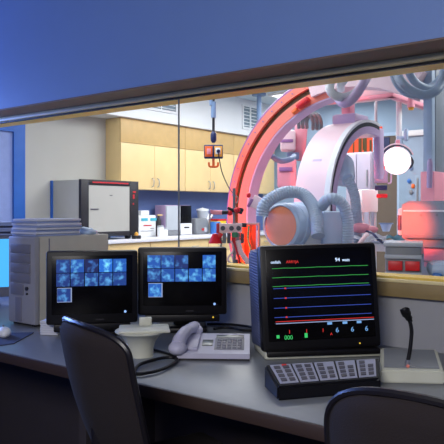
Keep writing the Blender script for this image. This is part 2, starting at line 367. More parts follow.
MB().lathe([(0, 0), (.035, 0), (.035, .2), (.015, .24), (.015, .26), (0, .26)], (X0, yb, CZ), (0, 0, 1)).build('bottle', M['dark'], t, True)
MB().box((X0, yb+.02, CZ+.27), (.03, .08, .02), .005).build('pump', M['tand'], t, True)
for px, h, lab in ((160.5, .14, 'tall white jar next to the black dispenser on the counter'), (164.5, .11, 'short white jar next to the steriliser on the counter')):
    y = at(px, -5.6); t = thing('jar', lab, 'jar', (-5.6, y, CZ), 0, 'white jars on the counter')
    MB().lathe([(0, 0), (.038, 0), (.042, .01), (.042, h-.03), (.036, h-.02), (0, h-.02)], (-5.6, y, CZ), (0, 0, 1)).build('body', M['white'], t, True)
    MB().lathe([(0, h-.02), (.04, h-.02), (.04, h), (0, h)], (-5.6, y, CZ), (0, 0, 1)).build('lid', M['greym'], t, True)
y = at(134, -5.47)
t = thing('warning_beacon', 'small dark beacon with amber dome at the foot of the warming cabinet', 'beacon', (-5.43, y, CZ))
MB().box((-5.43, y, CZ+.02), (.07, .09, .04), .006).build('base', M['dark'], t, True); MB().lathe([(.024, 0), (.024, .015), (.015, .035), (0, .042)], (-5.43, y, CZ+.04), (0, 0, 1)).build('dome', M['amber'], t, True)
y0, ym, y1 = at(166, X0), at(180.5, X0), at(191.5, X0)
t = thing('steriliser', 'silver benchtop steriliser with a lilac door and small dark window', 'appliance', (X0, (y0+y1)/2, CZ))
MB().bb(X0-.2, X0-.02, y0, y1, CZ, CZ+.4, .006).build('body', M['purple'], t, True)
MB().bb(X0-.02, X0, y0+.01, ym, CZ+.07, CZ+.39, .004).build('door', M['greym'], t, True)
MB().bb(X0-.02, X0, y0+.01, ym, CZ+.005, CZ+.065, .004).build('button_panel', M['greyd'], t, True)
MB().bb(X0-.02, X0, ym+.005, y1, CZ+.16, CZ+.395, .004).build('window', M['screen'], t, True)
MB().bb(X0-.02, X0+.01, ym+.005, y1, CZ+.005, CZ+.155, .006).build('lower_front', M['white'], t, True)
MB().bb(X0+.01, X0+.013, ym+.06, y1-.06, CZ+.09, CZ+.11).build('slot', M['dark'], t, True)
y0, y1 = at(196, X0), at(209, X0)
t = thing('centrifuge', 'grey benchtop machine with round dial right of the steriliser', 'medical device', (X0, (y0+y1)/2, CZ))
MB().box((X0-.09, (y0+y1)/2, CZ+.11), (.2, y1-y0, .22), .02, None, 3, (.8, .95)).build('body', M['greyd'], t, True)
MB().cyl((X0-.01, (y0+y1)/2+.05, CZ+.06), (X0+.018, (y0+y1)/2+.05, CZ+.06), .032).build('dial', M['greym'], t, True)
MB().bb(X0-.01, X0+.013, y0+.12, y0+.17, CZ+.05, CZ+.08).build('switch', M['redprint'], t, True)
y = at(202, X0-.1)
t = thing('glass_beaker', 'pale lidded container standing on top of the grey benchtop machine', 'container', (X0-.09, y, CZ+.221))
MB().lathe([(0, 0), (.07, 0), (.085, .1), (0, .1)], (X0-.09, y, CZ+.221), (0, 0, 1)).build('bowl', M['greym'], t, True)
MB().lathe([(0, .1), (.09, .1), (.09, .125), (.02, .14), (0, .15)], (X0-.09, y, CZ+.221), (0, 0, 1)).build('lid', M['white'], t, True)
y = at(214, X0); tag(MB().lathe([(0, 0), (.07, 0), (.075, .16), (.07, .17), (0, .17)], (X0+.07, y-.06, CZ), (0, 0, 1)).build('canister', M['skyb']), 'blue round canister on the counter beside the grey machine', 'canister')
y = at(207.5, X0-.16)
t = thing('kettle', 'silver kettle with spout behind the blue canister', 'kettle', (X0-.19, y, CZ))
MB().lathe([(0, 0), (.08, 0), (.09, .1), (.07, .26), (.04, .3), (0, .31)], (X0-.19, y, CZ), (0, 0, 1)).build('body', M['steel'], t, True)
MB().tube([(X0-.19, y+.06, CZ+.2), (X0-.18, y+.11, CZ+.25), (X0-.18, y+.13, CZ+.32)], [.03, .016], 8).build('spout', M['steel'], t, True)
y0 = at(217, X0); y1 = at(226, X0); t = thing('sharps_bin', 'yellow sharps bin on the counter next to the salmon arc', 'bin', (X0, (y0+y1)/2, CZ))
MB().box((X0-.08, (y0+y1)/2, CZ+.09), (.18, y1-y0, .18), .01).build('body', M['yel'], t, True); MB().box((X0-.08, (y0+y1)/2, CZ+.192), (.19, y1-y0+.01, .024), .006).build('lid', M['red'], t, True)

# ================================================================ PENDANT CONTROLLER
TP = 5.2
p = W(213.5, 151.8, TP); rz = face(p.x, p.y)
t = thing('pendant_controller', 'hanging red and amber push button pendant on a black cable', 'controller', (p.x, p.y, p.z-.14), rz)
k = TP/F
MB().cyl((0, 0, .14+20*k), (0, 0, LZ-(p.z-.14)), .011, n=10).build('cable', M['dark'], t)
MB().cyl((0, 0, .14+50*k), (0, 0, .14+34*k), .02).cyl((-.02, -.01, .14+46*k), (-.02, -.01, .14+60*k), .012).build('cable_sleeve', M['bluegrey'], t)
MB().lathe([(0, 0), (.012, 0), (.024, .02), (.024, .07), (.012, .09), (0, .09)], (0, 0, .14+9*k), (0, 0, 1)).build('strain_relief', M['navy'], t)
MB().box((0, .0, .14), (19*k, .07, 13.5*k), .008).build('housing', M['navy'], t)
a = MB().box((-4.8*k, -.037, .14), (7.6*k, .006, 10.5*k), .002).build('button_plate', M['orangem'], t, label='red button plate')
MB().box((-4.6*k, -.042, .14), (4*k, .006, 5.6*k), .002).build('button', M['pink'], a)
a = MB().box((4.8*k, -.037, .14), (7.8*k, .006, 10.5*k), .002).build('button_plate', M['amber'], t, label='amber button plate')
MB().box((4.4*k, -.042, .14+.4*k), (5*k, .006, 6.4*k), .002).build('button', M['white'], a)
MB().cyl((4.8*k, -.045, .14), (4.8*k, -.058, .14), 1.8*k).build('plug', M['navy'], a)
MB().tube([(0, 0, .14-6*k), (0, 0, .14-14*k)], 1.3*k, 8).tube([(-4.6*k, 0, .14-10.5*k), (-4*k, 0, .14-14.4*k), (0, 0, .14-15*k), (4*k, 0, .14-14.4*k), (4.6*k, 0, .14-10.5*k)], 1.1*k, 8).build('hook', M['orangem'], t)
MB().tube([W(218, 150, TP-.06), W(219.5, 160, TP-.03), W(222, 172, TP), W(227, 184, TP), W(232, 192, TP-.1), W(238, 198, TP-.4), W(236, 204, 4.05)], .004, 6).build('thin_lead', M['dark'], t, True)

# ================================================================ LATERAL C-ARM (salmon arc)
AC = (-2.116, 4.2, 1.234)
ca = thing('lateral_gantry', 'big salmon C-shaped x-ray arc with dark track hanging behind the window', 'x-ray arm', (AC[0], 4.3, .3))
U, V, Wd = (1, 0, 0), (0, 0, 1), (0, 1, 0)
A0, A1 = 98, 232
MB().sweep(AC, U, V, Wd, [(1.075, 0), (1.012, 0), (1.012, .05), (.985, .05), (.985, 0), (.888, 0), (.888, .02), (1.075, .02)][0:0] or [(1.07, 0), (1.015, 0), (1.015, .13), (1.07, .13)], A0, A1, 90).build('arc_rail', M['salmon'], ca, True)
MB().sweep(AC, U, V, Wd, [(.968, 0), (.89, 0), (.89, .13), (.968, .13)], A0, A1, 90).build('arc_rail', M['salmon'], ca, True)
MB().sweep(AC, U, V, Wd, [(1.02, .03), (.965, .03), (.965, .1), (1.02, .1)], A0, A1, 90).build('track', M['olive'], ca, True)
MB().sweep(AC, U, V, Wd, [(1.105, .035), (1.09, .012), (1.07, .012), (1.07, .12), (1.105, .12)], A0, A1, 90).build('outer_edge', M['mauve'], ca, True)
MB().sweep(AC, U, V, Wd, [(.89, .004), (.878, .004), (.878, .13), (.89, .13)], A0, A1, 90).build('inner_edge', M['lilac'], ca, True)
def arcpt(a, r, y): a = math.radians(a); return Vector((AC[0]+r*math.cos(a), y, AC[2]+r*math.sin(a)))
m = MB(); 
for a_ in range(110, 228, 6):
    q = arcpt(a_, 1.042, 4.2); m.cyl(q, q+Vector((0, -.004, 0)), .006, n=8)
m.build('screws', M['mauve'], ca, True)
m = MB().sweep((AC[0], 4.16, AC[2]), U, V, Wd, [(1.125, 0), (.93, 0), (.93, .2), (1.125, .2)], 60, 107, 24)
m.build('end_cover', M['pinkw'], ca, True)
q = PY(303, 103, 4.17); MB().box(q, (.11, .05, .035), .008, (0, -.55, 0)).build('brake_block', M['red'], ca, True)
q = PY(295, 111, 4.17); MB().box(q, (.05, .04, .03), .006, (0, -.65, 0)).build('track_stop', M['orangem'], ca, True)
MB().bb(AC[0]+.02, AC[0]+.3, 4.2, 4.4, AC[2]+1.12, LZ).build('ceiling_column', M['pinkw'], ca, True)
# x-ray tube group on the frontal arc
fc = thing('frontal_gantry', 'wide white C-arm with blue ribbed hoses and an x-ray tube at its lower left', 'x-ray arm', (-2.3, 4.78, .0))
RC = (-2.1, 4.553, 1.294); U2, V2, W2 = (0, -1, 0), (0, 0, 1), (-1, 0, 0)
B0, B1 = -50, 103
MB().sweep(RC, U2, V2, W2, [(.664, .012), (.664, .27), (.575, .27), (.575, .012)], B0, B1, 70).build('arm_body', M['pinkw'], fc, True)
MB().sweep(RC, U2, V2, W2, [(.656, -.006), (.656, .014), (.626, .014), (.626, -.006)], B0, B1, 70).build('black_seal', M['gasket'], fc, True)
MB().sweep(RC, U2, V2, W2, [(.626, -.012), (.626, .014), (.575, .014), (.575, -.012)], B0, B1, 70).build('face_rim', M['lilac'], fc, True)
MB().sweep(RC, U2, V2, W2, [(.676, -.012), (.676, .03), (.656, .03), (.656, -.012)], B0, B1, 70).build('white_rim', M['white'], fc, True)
MB().bb(-2.15, -2.09, 4.70, 4.79, 1.53, 1.93, .02).build('end_column', M['lilac'], fc, True)
MB().bb(-2.32, -2.24, 4.5, 4.58, 1.97, LZ, .01).build('hanger_post', M['pink'], fc, True)
MB().bb(-2.36, -2.16, 4.42, 4.66, 1.94, 2.02, .02).build('hanger_block', M['lilac'], fc, True)
MB().bb(-2.6, -2.0, 4.2, 5.2, 0, .12, .02).bb(-2.37, -2.13, 4.1, 4.4, .1, .86, .02).build('floor_base', M['greym'], fc, True)
MB().box((-2.24, 4.553-.6645*math.cos(.55), 1.294+.6645*math.sin(.55)), (.07, .002, .018), 0, (-.55, 0, 0)).build('plaque', M['lilac'], fc, True)
M['peach'] = mat('peach_red_light', (238, 150, 112), .45)  # red light falling on the tube face, put into its colour
ft = W(280, 226, 4.2)
MB().lathe([(0, .02), (.118, .02), (.135, 0), (.15, .01), (.152, .05), (.147, .055), (.147, .09), (.152, .095), (.152, .13), (.147, .135), (.147, .17), (.158, .18), (.158, .33), (0, .33)], ft, (0.12, .99, 0), 48).build('tube_housing', M['bluew'], fc, True)
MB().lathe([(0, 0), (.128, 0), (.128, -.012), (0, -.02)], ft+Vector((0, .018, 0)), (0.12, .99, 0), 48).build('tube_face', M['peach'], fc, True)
MB().bb(-2.24, -2.02, 3.68, 3.96, .98, 1.285, .02).build('generator_box', M['bluew'], fc, True)
MB().bb(-2.2, -2.04, 3.674, 3.68, 1.03, 1.16, .002).build('access_panel', M['greym'], fc, True)
hz = [W(262, 216, 4.1), W(264, 206, 4.1), (W(274, 197, 4.12)), W(288, 192, 4.15), W(302, 194, 4.15), W(311, 203, 4.1), W(316, 216, 4.02), W(318, 236, 3.95)]
MB().tube(hz, .042, 14, 8, .1, .016).build('hose', M['hose'], fc, True)
MB().tube([W(322, 206, 4.06), W(327, 200, 3.98), W(335, 199, 3.95), W(343, 205, 3.95), W(347, 218, 3.95), W(348, 236, 3.95), W(348, 262, 3.95)], .037, 14, 8, .1, .016).build('hose', M['hose'], fc, True)
MB().tube([W(347, 178, 4.5), W(353, 190, 4.5), W(356, 206, 4.5), W(357, 230, 4.5), W(357, 262, 4.5)], .037, 14, 8, .1, .016).build('hose', M['hose'], fc, True)
a = W(337, 168, 4.75); b = W(348, 180, 4.5)
MB().lathe([(0, 0), (.12, 0), (.125, .03), (.07, (b-a).length*.8), (.045, (b-a).length), (0, (b-a).length)], a, b-a, 28).build('tube_cone', M['bluew'], fc, True)
# small pink bracket left of the tube face
p = W(257, 203, 4.25); 
t = thing('pink_bracket', 'tilted pink box bracket with dark clamp left of the round x-ray tube', 'bracket', p, face(p.x, p.y))
MB().box((0, 0, 0), (.075, .08, .085), .008, (0, .5, 0)).build('body', M['pinkw'], t)
MB().box((-.045, -.03, .0), (.02, .04, .06), .004, (0, .5, 0)).build('clamp', M['mauve'], t)
MB().ball((-.055, -.03, .05), .016).build('knob', M['red'], t)
MB().cyl((.03, .03, -.02), (.1, .12, -.04), .018).build('arm', M['pinkw'], t)

# ================================================================ CEILING CARRIAGE AND HOSES
cc = thing('ceiling_carriage', 'broad pinkish ceiling carriage carrying the gantries along rails', 'carriage', (-2.75, 5.9, 2.2))
MB().bb(-2.7, -2.09, 4.95, 5.25, 2.23, 2.55, .02).bb(-2.25, -2.09, 5.2, 8.9, 2.23, 2.45, .02).build('body', M['pinkw'], cc, True)
MB().bb(-2.72, -2.08, 4.93, 5.0, 2.2, 2.23, .005).bb(-2.14, -2.08, 4.93, 8.9, 2.2, 2.23, .005).build('skirt', M['pink'], cc, True)
MB().bb(-2.66, -2.54, 4.97, 8.9, 2.55, LZ, .01).build('rail', M['greym'], cc, True); MB().bb(-2.25, -2.13, 4.97, 8.9, 2.55, LZ, .01).build('rail', M['greym'], cc, True)
TH = 3.95
hh = thing('looped_ceiling_hose', 'pale coiled hose looping under the window head above the white C-arm', 'hose', W(345, 102, TH))
MB().tube([W(372, 66, TH+.1), W(366, 78, TH), W(358, 92, TH-.05), W(350, 101, TH-.05), W(343, 103, TH), W(338, 98, TH+.1)], .029, 14).build('loop', M['lilac'], hh, True)
MB().tube([W(344, 82, TH+.1), W(338, 78, TH+.05), W(331, 82, TH), W(330, 90, TH-.05), W(336, 96, TH-.05), W(346, 97, TH), W(356, 92, TH+.05), W(366, 80, TH+.2), W(372, 66, TH+.25)], .027, 14).build('loop', M['white'], hh, True)
MB().tube([W(345, 79, TH+.05), W(341, 84, TH+.02), W(341, 90, TH+.05)], .024, 12).build('loop', M['white'], hh, True)
h2 = thing('thick_ceiling_hose', 'pair of thick blue grey hoses hanging in a U at the upper right', 'hose', W(420, 97, TH))
MB().tube([W(392, 58, TH), W(397, 74, TH-.05), W(403, 84, TH-.1), W(412, 91, TH-.1), W(424, 95, TH-.1), W(434, 92, TH-.1), W(441, 84, TH-.05), W(445, 66, TH), W(446, 50, TH)], .028, 14).build('hose', M['hose'], h2, True)
MB().tube([W(404, 56, TH), W(408, 70, TH-.03), W(415, 82, TH+.05), W(427, 88, TH+.1), W(437, 82, TH+.15), W(444, 72, TH+.2), W(448, 56, TH+.2)], .024, 14).build('hose', M['hose'], h2, True)
MB().tube([W(391, 64, TH+.12), W(395, 80, TH+.1), W(403, 91, TH+.1), W(413, 95, TH+.12), W(424, 93, TH+.12)], .022, 12).build('hose', M['hose'], h2, True)
q = W(427, 76, 4.6); tag(MB().cyl(q, q+Vector((0, .0, .05)), .03).tube([q, q+Vector((.04, .05, .1)), (q.x+.06, q.y+.1, LZ)], .012, 8).build('hose_clip', M['dark']), 'dark clip on a bracket between the blue grey ceiling hoses', 'clip')
q = W(411, 110, 5.1)
t = thing('ceiling_sensor', 'small hanging ceiling sensor with yellow tip right of the surgical lamp post', 'sensor', q)
MB().cyl(q+Vector((0, 0, .02)), q+Vector((0, 0, .1)), .03, .024).cyl(q+Vector((0, 0, .1)), (q.x, q.y, 2.2), .012, n=10).build('body', M['pink'], t, True)
MB().cyl(q, q+Vector((0, 0, .025)), .018, .026).build('tip', M['amber'], t, True)

# monitors hung behind the white arm
TB = 6.0
bz = W(293, 150, TB); r = face(bz.x, bz.y)
t = thing('boom_display_bank', 'pink tinted bank of stacked monitor backs between salmon arc and white C-arm', 'monitor bank', (bz.x, bz.y, W(290, 190, TB).z), r)
k = TB/F
MB().box((7*k, .1, 48*k), (13*k, .1, 36*k), .02, (0, .08, 0)).build('mount_plate', M['pink'], t)
MB().box((-5*k, 0, 49*k), (15*k, .22, 20*k), .02).build('monitor', M['pinkw'], t)
MB().box((-6*k, 0, 16*k), (19*k, .22, 28*k), .02).build('monitor', M['pink'], t)
MB().box((-6*k, -.11, 48*k), (12*k, .02, 3*k), .004).box((-7*k, -.115, 20*k), (13*k, .02, 4*k), .004).build('vent_strip', M['mauve'], t)
MB().box((0*k, .02, 34*k), (12*k, .1, 7*k), .01).build('tilt_joint', M['bluegrey'], t)
MB().cyl((8*k, .1, 60*k), (8*k, .1, 1.95-W(290, 190, TB).z+.99), .03).build('boom_post', M['greym'], t)
for off in (0, 4, 8): MB().tube([W(299+off, 128, 5.75), W(299+off, 120, 5.7), W(304+off, 114, 5.65), W(310+off, 115, 5.6), W(313+off, 122, 5.65), W(313+off, 129, 5.75)], .016, 10).build('cable', M['greyd'], t, True)
tag(MB().tube([W(268, 150, 5.3), W(273, 157, 5.2), W(281, 161, 5.2), W(291, 159, 5.3), W(294, 156, 5.7)], .022, 12).build('slack_hose', M['bluegrey']), 'short slack blue grey hose below the upper pink monitor', 'hose')

# ================================================================ BEHIND THE WHITE ARM
p0 = PY(346, 153, 7.3); p1 = PY(372, 153, 7.3)
M['locker'] = mat('lilac_grey_enamel', (158, 150, 168), .5)
M['cupb'] = mat('powder_blue_enamel', (140, 160, 182), .5)
t = thing('storage_locker', 'pale lilac storage locker seen through the opening of the white C-arm', 'cabinet', ((p0.x+p1.x)/2, 7.36, 0))
MB().bb(p0.x, p1.x, 7.3, 7.42, 0, p0.z, .01).build('body', M['locker'], t, True)
xm = p0.x+(p1.x-p0.x)*.42
d = MB().bb(p0.x+.01, xm, 7.28, 7.3, .3, p0.z-.02, .004).build('door', M['locker'], t, True); MB().bb(xm-.04, xm-.025, 7.262, 7.28, p0.z-.5, p0.z-.3).build('handle', M['greyd'], d, True)
d = MB().bb(xm+.01, p1.x-.01, 7.28, 7.3, .3, p0.z-.02, .004).build('door', M['locker'], t, True); MB().bb(xm+.14, xm+.155, 7.262, 7.28, p0.z-.42, p0.z-.22).build('handle', M['greyd'], d, True)
p0 = W(361, 190, 6.6); p1 = W(376, 212, 6.6)
t = thing('white_trolley', 'white square instrument trolley standing in front of the lilac locker', 'trolley', ((p0.x+p1.x)/2, p0.y, 0), .66)
wv = 16*6.6/F; MB().box((0, 0, (p0.z+p1.z)/2), (wv, .3, p0.z-p1.z), .01).build('body', M['white'], t)
for sx in (-1, 1):
    for sy in (-1, 1): MB().cyl((sx*(wv/2-.02), sy*.12, 0), (sx*(wv/2-.02), sy*.12, p1.z+.01), .012, n=10).build('leg', M['greym'], t)
p = W(381, 175, 6.2)
t = thing('flat_monitor', 'purple grey monitor hanging beside the brown doorway left of the surgical lamp', 'monitor', (p.x, p.y, p.z-.09), face(p.x, p.y))
k = 6.2/F; MB().box((0, 0, .09), (13*k, .05, 16*k), .008).build('housing', M['purple'], t); MB().box((0, -.026, .09), (11*k, .004, 13.6*k), .001).build('panel', M['purple'], t)
MB().box((0, .05, -.03), (12*k, .09, 5*k), .006).build('bracket', M['navy'], t)
MB().tube([(6.5*k, 0, .13), (9.5*k, 0, .12), (9.5*k, 0, .02), (6.5*k, 0, .01)], .008, 8).build('handle', M['lilac'], t)
MB().cyl((-5*k, .06, .1), (-5*k, .06, LZ-(p.z-.09)), .014).build('hanger', M['greym'], t)
MB().box((1*k, .04, -.11), (11*k, .1, 4*k), .01).build('lower_handle', M['red'], t)
# tall cabinet on the back wall
p0 = PY(399, 133, 8.9); p1 = PY(425, 133, 8.9)
t = thing('tall_cupboard', 'tall pale blue cupboard on the back wall right of the surgical lamp', 'cupboard', ((p0.x+p1.x)/2, 9.0, 0))
MB().bb(p0.x, p1.x, 8.9, 9.19, 0, p0.z-.06, .005).build('body', M['cupb'], t, True); MB().bb(p0.x-.03, p1.x+.03, 8.84, 9.19, p0.z-.06, p0.z+.02, .01).build('cornice', M['white'], t, True)
q = PY(418, 178, 8.9); MB().bb(q.x-.012, q.x+.012, 8.87, 8.9, q.z-.4, q.z, .003).build('handle', M['greyd'], t, True)
q0 = PY(415, 175, 8.9); q1 = PY(424, 175, 8.9)
MB().bb(q0.x, q1.x, 8.885, 8.9, .1, q0.z, .003).build('door', M['cupb'], t, True)
for px, py, mm, lab in ((410, 160, 'dark', 'small black hook on the tall blue cupboard, topmost'), (411, 168, 'bluegrey', 'small round grey fitting below the black hook on the blue cupboard'), (409, 181, 'skyb', 'blue tag hanging on the tall blue cupboard'), (413, 186, 'orangem', 'orange brown tag hanging on the tall blue cupboard'), (411, 192, 'greyd', 'grey clip lowest on the tall blue cupboard')):
    q = PY(px, py, 8.88); tag(MB().ball(q, .028, (1, .5, 1.2)).cyl(q, q+Vector((0, .03, 0)), .01, n=8).build('wall_hook', M[mm]), lab, 'hook', 'small fittings on the tall blue cupboard')

# ================================================================ SURGICAL LAMP
TL = 5.5; k = TL/F; p = W(396.5, 161, TL); to = (CAMP-p).normalized(); to = (to+Vector((-.05, 0, -.12))).normalized()
sl = thing('surgical_lamp', 'round glowing surgical lamp hanging on a white post before the brown doorway', 'lamp', (p.x, p.y, p.z-.12))
MB().lathe([(0, -.06), (.055, -.06), (.1, -.028), (.121, 0), (.116, .008), (.108, 0), (0, -.005)], p-to*.01, to, 40).build('reflector_housing', M['pinkw'], sl, True)
MB().lathe([(0, .01), (.06, .008), (.1, 0), (.102, -.005), (0, -.006)], p+to*.012, to, 40).build('lens', E['disc'], sl, True)
aa = to.cross(Vector((0, 0, 1))).normalized(); uu = aa.cross(to)
MB().sweep(p-to*.03, -aa, uu, to, [(.148, 0), (.148, .018), (.139, .018), (.139, 0)], 20, 165, 30).build('yoke', M['pinkw'], sl, True)
MB().sweep(p-to*.02, -aa, uu, to, [(.136, 0), (.136, .012), (.127, .012), (.127, 0)], 20, 165, 30).build('inner_yoke', M['dark'], sl, True)
MB().box(W(383.5, 164, TL+.04), (.025, .04, .09), .008).build('side_handle', M['red'], sl, True)
j = W(399, 145, TL+.08)
MB().box(j+Vector((0, 0, -.01)), (.09, .07, .12), .015, None, 2, (.6, .8)).build('swivel_joint', M['bluew'], sl, True); MB().box(j+Vector((.006, -.04, 0)), (.035, .02, .08), .004).build('swivel_clip', M['pink'], sl, True)
MB().cyl((j.x, j.y, j.z+.04), (j.x, j.y, 2.25), .025).build('post', M['white'], sl, True)
MB().cyl((j.x, j.y, 2.25), (j.x, j.y, LZ), .05).build('ceiling_mount', M['white'], sl, True)
q = W(406, 135, TL+.05); MB().box(q, (.04, .03, .11), .015).box((q+j)/2+Vector((0, 0, .02)), (.1, .02, .03), .006, (0, 0, YAW)).build('paddle', M['bluew'], sl, True)
MB().tube([W(411, 157, TL), W(413, 162, TL), W(411, 167, TL), W(408, 168, TL+.05)], .008, 8).build('cable_loop', M['dark'], sl, True)

# ================================================================ DETECTOR ON THE RIGHT
M['detg'] = mat('slate_grey_enamel', (142, 150, 160), .45)
dt = thing('detector_stand', 'bulky grey x-ray detector on a ceiling hung column at the right edge', 'x-ray detector', (-1.4, 4.1, .95))
p = W(432, 150, 4.3)
MB().bb(p.x-.06, p.x, p.y, p.y+.06, .97, LZ, .004).build('column_edge', M['hose'], dt, True)
MB().bb(p.x-.059, p.x+.005, p.y+.06, p.y+.6, 1.0, LZ, .006).build('column', M['detg'], dt, True)
MB().bb(p.x-.075, p.x+.02, p.y-.012, p.y+.58, 1.0, 1.55, .006).build('lower_column_red_lit', M['pink'], dt, True)  # pink here is red light on the lower column, painted in
MB().tube([W(430, 159, 4.2), W(430, 162, 4.2), W(429.3, 188, 4.2)], [.012, .018, .016], 10).build('grip', M['purple'], dt, True)
Y = 3.5
def q3(px, py): return PY(px, py, Y)
xl = q3(402, 220).x; zt = q3(420, 201).z; zb = q3(420, 247).z
MB().prism([(xl, Y, zb+.05), (xl, Y, zt-.02), (xl+.04, Y, zt), (-.85, Y, zt), (-.85, Y, zb), (xl+.08, Y, zb)], (0, .42, 0)).build('housing', M['detg'], dt, True, smooth=20)
MB().prism([(xl+.02, Y-.03, zb+.07), (xl+.02, Y-.03, zt-.06), (-.87, Y-.03, zt-.06), (-.87, Y-.03, zb+.07)], (0, .035, 0)).build('front_cover', M['detg'], dt, True)
MB().bb(xl+.02, -.87, Y-.034, Y-.002, zb+.048, zb+.07, .002).build('bumper', M['greyd'], dt, True)
MB().bb(xl+.02, -.87, Y-.036, Y-.002, zt-.06, zt-.05, .002).build('trim_line', M['white'], dt, True)
MB().bb(xl-.035, xl, Y+.02, Y+.40, zb+.06, zt-.04, .012).build('end_plate', M['pinkw'], dt, True)
MB().bb(xl-.03, xl-.012, Y+.01, Y+.022, zb+.09, zt-.08).build('end_slot', M['navy'], dt, True)
for px, py in ((424, 213), (440, 213), (424, 229)):
    q = q3(px, py); 
MB().cyl((q3(423, 215).x, Y-.03, q3(423, 215).z), (q3(423, 215).x, Y-.034, q3(423, 215).z), .006, n=10).cyl((q3(439, 215).x, Y-.03, q3(439, 215).z), (q3(439, 215).x, Y-.034, q3(439, 215).z), .006, n=10).build('screws', M['greyd'], dt, True)
xb = q3(421, 255).x; MB().bb(xb, -.9, Y+.04, Y+.34, q3(430, 268).z, zb, .006).build('lower_block', M['pink'], dt, True)  # same painted red light below the housing
MB().bb(xb, -.9, Y+.035, Y+.04, q3(430, 262.5).z, q3(430, 261.5).z).build('block_seam', M['greyd'], dt, True)
MB().bb(p.x-.05, -1.15, Y+.40, p.y+.1, 1.14, 1.3, .01).build('bracket_arm', M['detg'], dt, True)

# ================================================================ PATIENT TABLE, TROLLEY
tb = thing('patient_table', 'white padded patient table below the x-ray arms at the right', 'table', (-2.0, 5.2, 0))
a = W(352, 243, 4.35); b = W(414, 246, 4.2); zt_ = 1.06
MB().prism([(-1.96, 3.94, 1.02), (-1.63, 4.07, 1.02), (-1.63, 5.4, 1.02), (-1.96, 5.4, 1.02)], (0, 0, .05)).build('table_top', M['drape'], tb, True)
c0 = Vector((-1.7, 4.75, 0)); MB().box((c0.x, c0.y, .5), (.3, .5, 1.03), .03).box((c0.x, c0.y, .04), (.5, .9, .08), .02).build('pedestal', M['greym'], tb, True)
def wedge(pts, z0, dz): return MB().prism([(*W(px, 230, t_).xy, z0) for px, t_ in pts], (0, 0, dz))
def sheet(name, pts, z, mm, lab, cat):
    m = MB(); bm = bmesh.new(); rows = []
    (A, B, Cc, Dd) = [W(px, 230, t_) for px, t_ in pts]
    n = 14
    for i in range(n+1):
        row = []
        for jn in range(n+1):
            u, v = i/n, jn/n; q = A.lerp(B, u).lerp(Dd.lerp(Cc, u), v)
            q.z = z+.012*math.sin(u*9+v*4)+.01*math.sin(v*13-u*3)+.02
            row.append(bm.verts.new(q))
        rows.append(row)
    for i in range(n):
        for jn in range(n): bm.faces.new((rows[i][jn], rows[i+1][jn], rows[i+1][jn+1], rows[i][jn+1]))
    bmesh.ops.solidify(bm, geom=bm.faces[:], thickness=.008)
    m._add(bm); return tag(m.build(name, mm), lab, cat)
sheet('white_sheet', ((348, 4.22), (382, 4.18), (388, 4.8), (366, 4.8)), 1.085, M['drape'], 'white rumpled sheet on the left end of the patient table', 'sheet')
sheet('teal_drape', ((386, 4.19), (412, 4.15), (408, 4.8), (391, 4.8)), 1.085, M['tealdrape'], 'teal surgical drape on the right end of the patient table', 'drape')
p = W(357, 235, 4.5); tag(MB().ball((p.x+.05, p.y-.04, 1.17), .06, (1.2, 1, .6)).ball((p.x+.11, p.y-.02, 1.16), .045, (1.2, 1, .6)).build('pink_pillow', M['pink']), 'pink cushion on the patient table beside the ribbed hose', 'cushion')
p = W(386, 226, 4.9)
t = thing('kidney_bowl', 'clear blue rimmed bowl on the draped patient table', 'bowl', (p.x, p.y, 1.13))
MB().lathe([(0, 0), (.025, 0), (.03, .015), (.046, .06), (.042, .06), (.03, .02), (0, .015)], (p.x, p.y, 1.13), (0, 0, 1)).build('bowl', M['bluew'], t, True); MB().lathe([(.042, .06), (.054, .056), (.054, .064), (.042, .064)], (p.x, p.y, 1.13), (0, 0, 1)).build('rim', M['bluegrey'], t, True)
for i, (px, py, mm) in enumerate(((371, 232, 'navy'), (377, 237, 'navy'), (392, 236, 'bluedoor'))):
    pass
tag(MB().tube([W(366, 231, 4.4), W(372, 233, 4.3), W(378, 239, 4.22), W(383, 243, 4.2)], .008, 8).build('blue_lead', M['navy']), 'dark blue lead lying over the white sheet', 'cable')
tag(MB().tube([W(351, 252, 4.2), W(357, 246, 4.2), (W(363, 239, 4.22)), W(367, 234, 4.26)], .014, 8).build('white_strap', M['pinkw']), 'white diagonal strap at the near corner of the patient table', 'strap')
# grey trolley with red drawers
k = 3.15/F; p = W(403, 270, 3.15); rz = YAW-.3
t = thing('supply_trolley', 'grey supply trolley with red front panels under the detector', 'trolley', (p.x, p.y, 0), rz)
zt2 = H-38*k
MB().box((0, .13, (zt2+.08)/2), (35*k, .22, zt2-.08), .008).build('body', M['greyd'], t)
MB().box((0, .13, zt2+.01), (38*k, .25, .02), .005).build('top', M['greym'], t)
MB().box((-7.5*k, .012, H-57*k), (14*k, .02, 9.5*k), .003).build('drawer', M['red'], t); MB().box((9*k, .012, H-57*k), (14*k, .02, 9.5*k), .003).build('drawer', M['red'], t)
MB().box((0, .01, H-48*k), (36*k, .018, 4*k), .003).build('label_rail', M['greym'], t)
MB().box((0, .01, H-68*k), (36*k, .02, 9*k), .003).build('lower_drawer', M['greym'], t)
for sx in (-1, 1):
    for sy in (.06, .2): MB().cyl((sx*15*k-.015, sy, .04), (sx*15*k+.015, sy, .04), .04).build('castor', M['dark'], t)
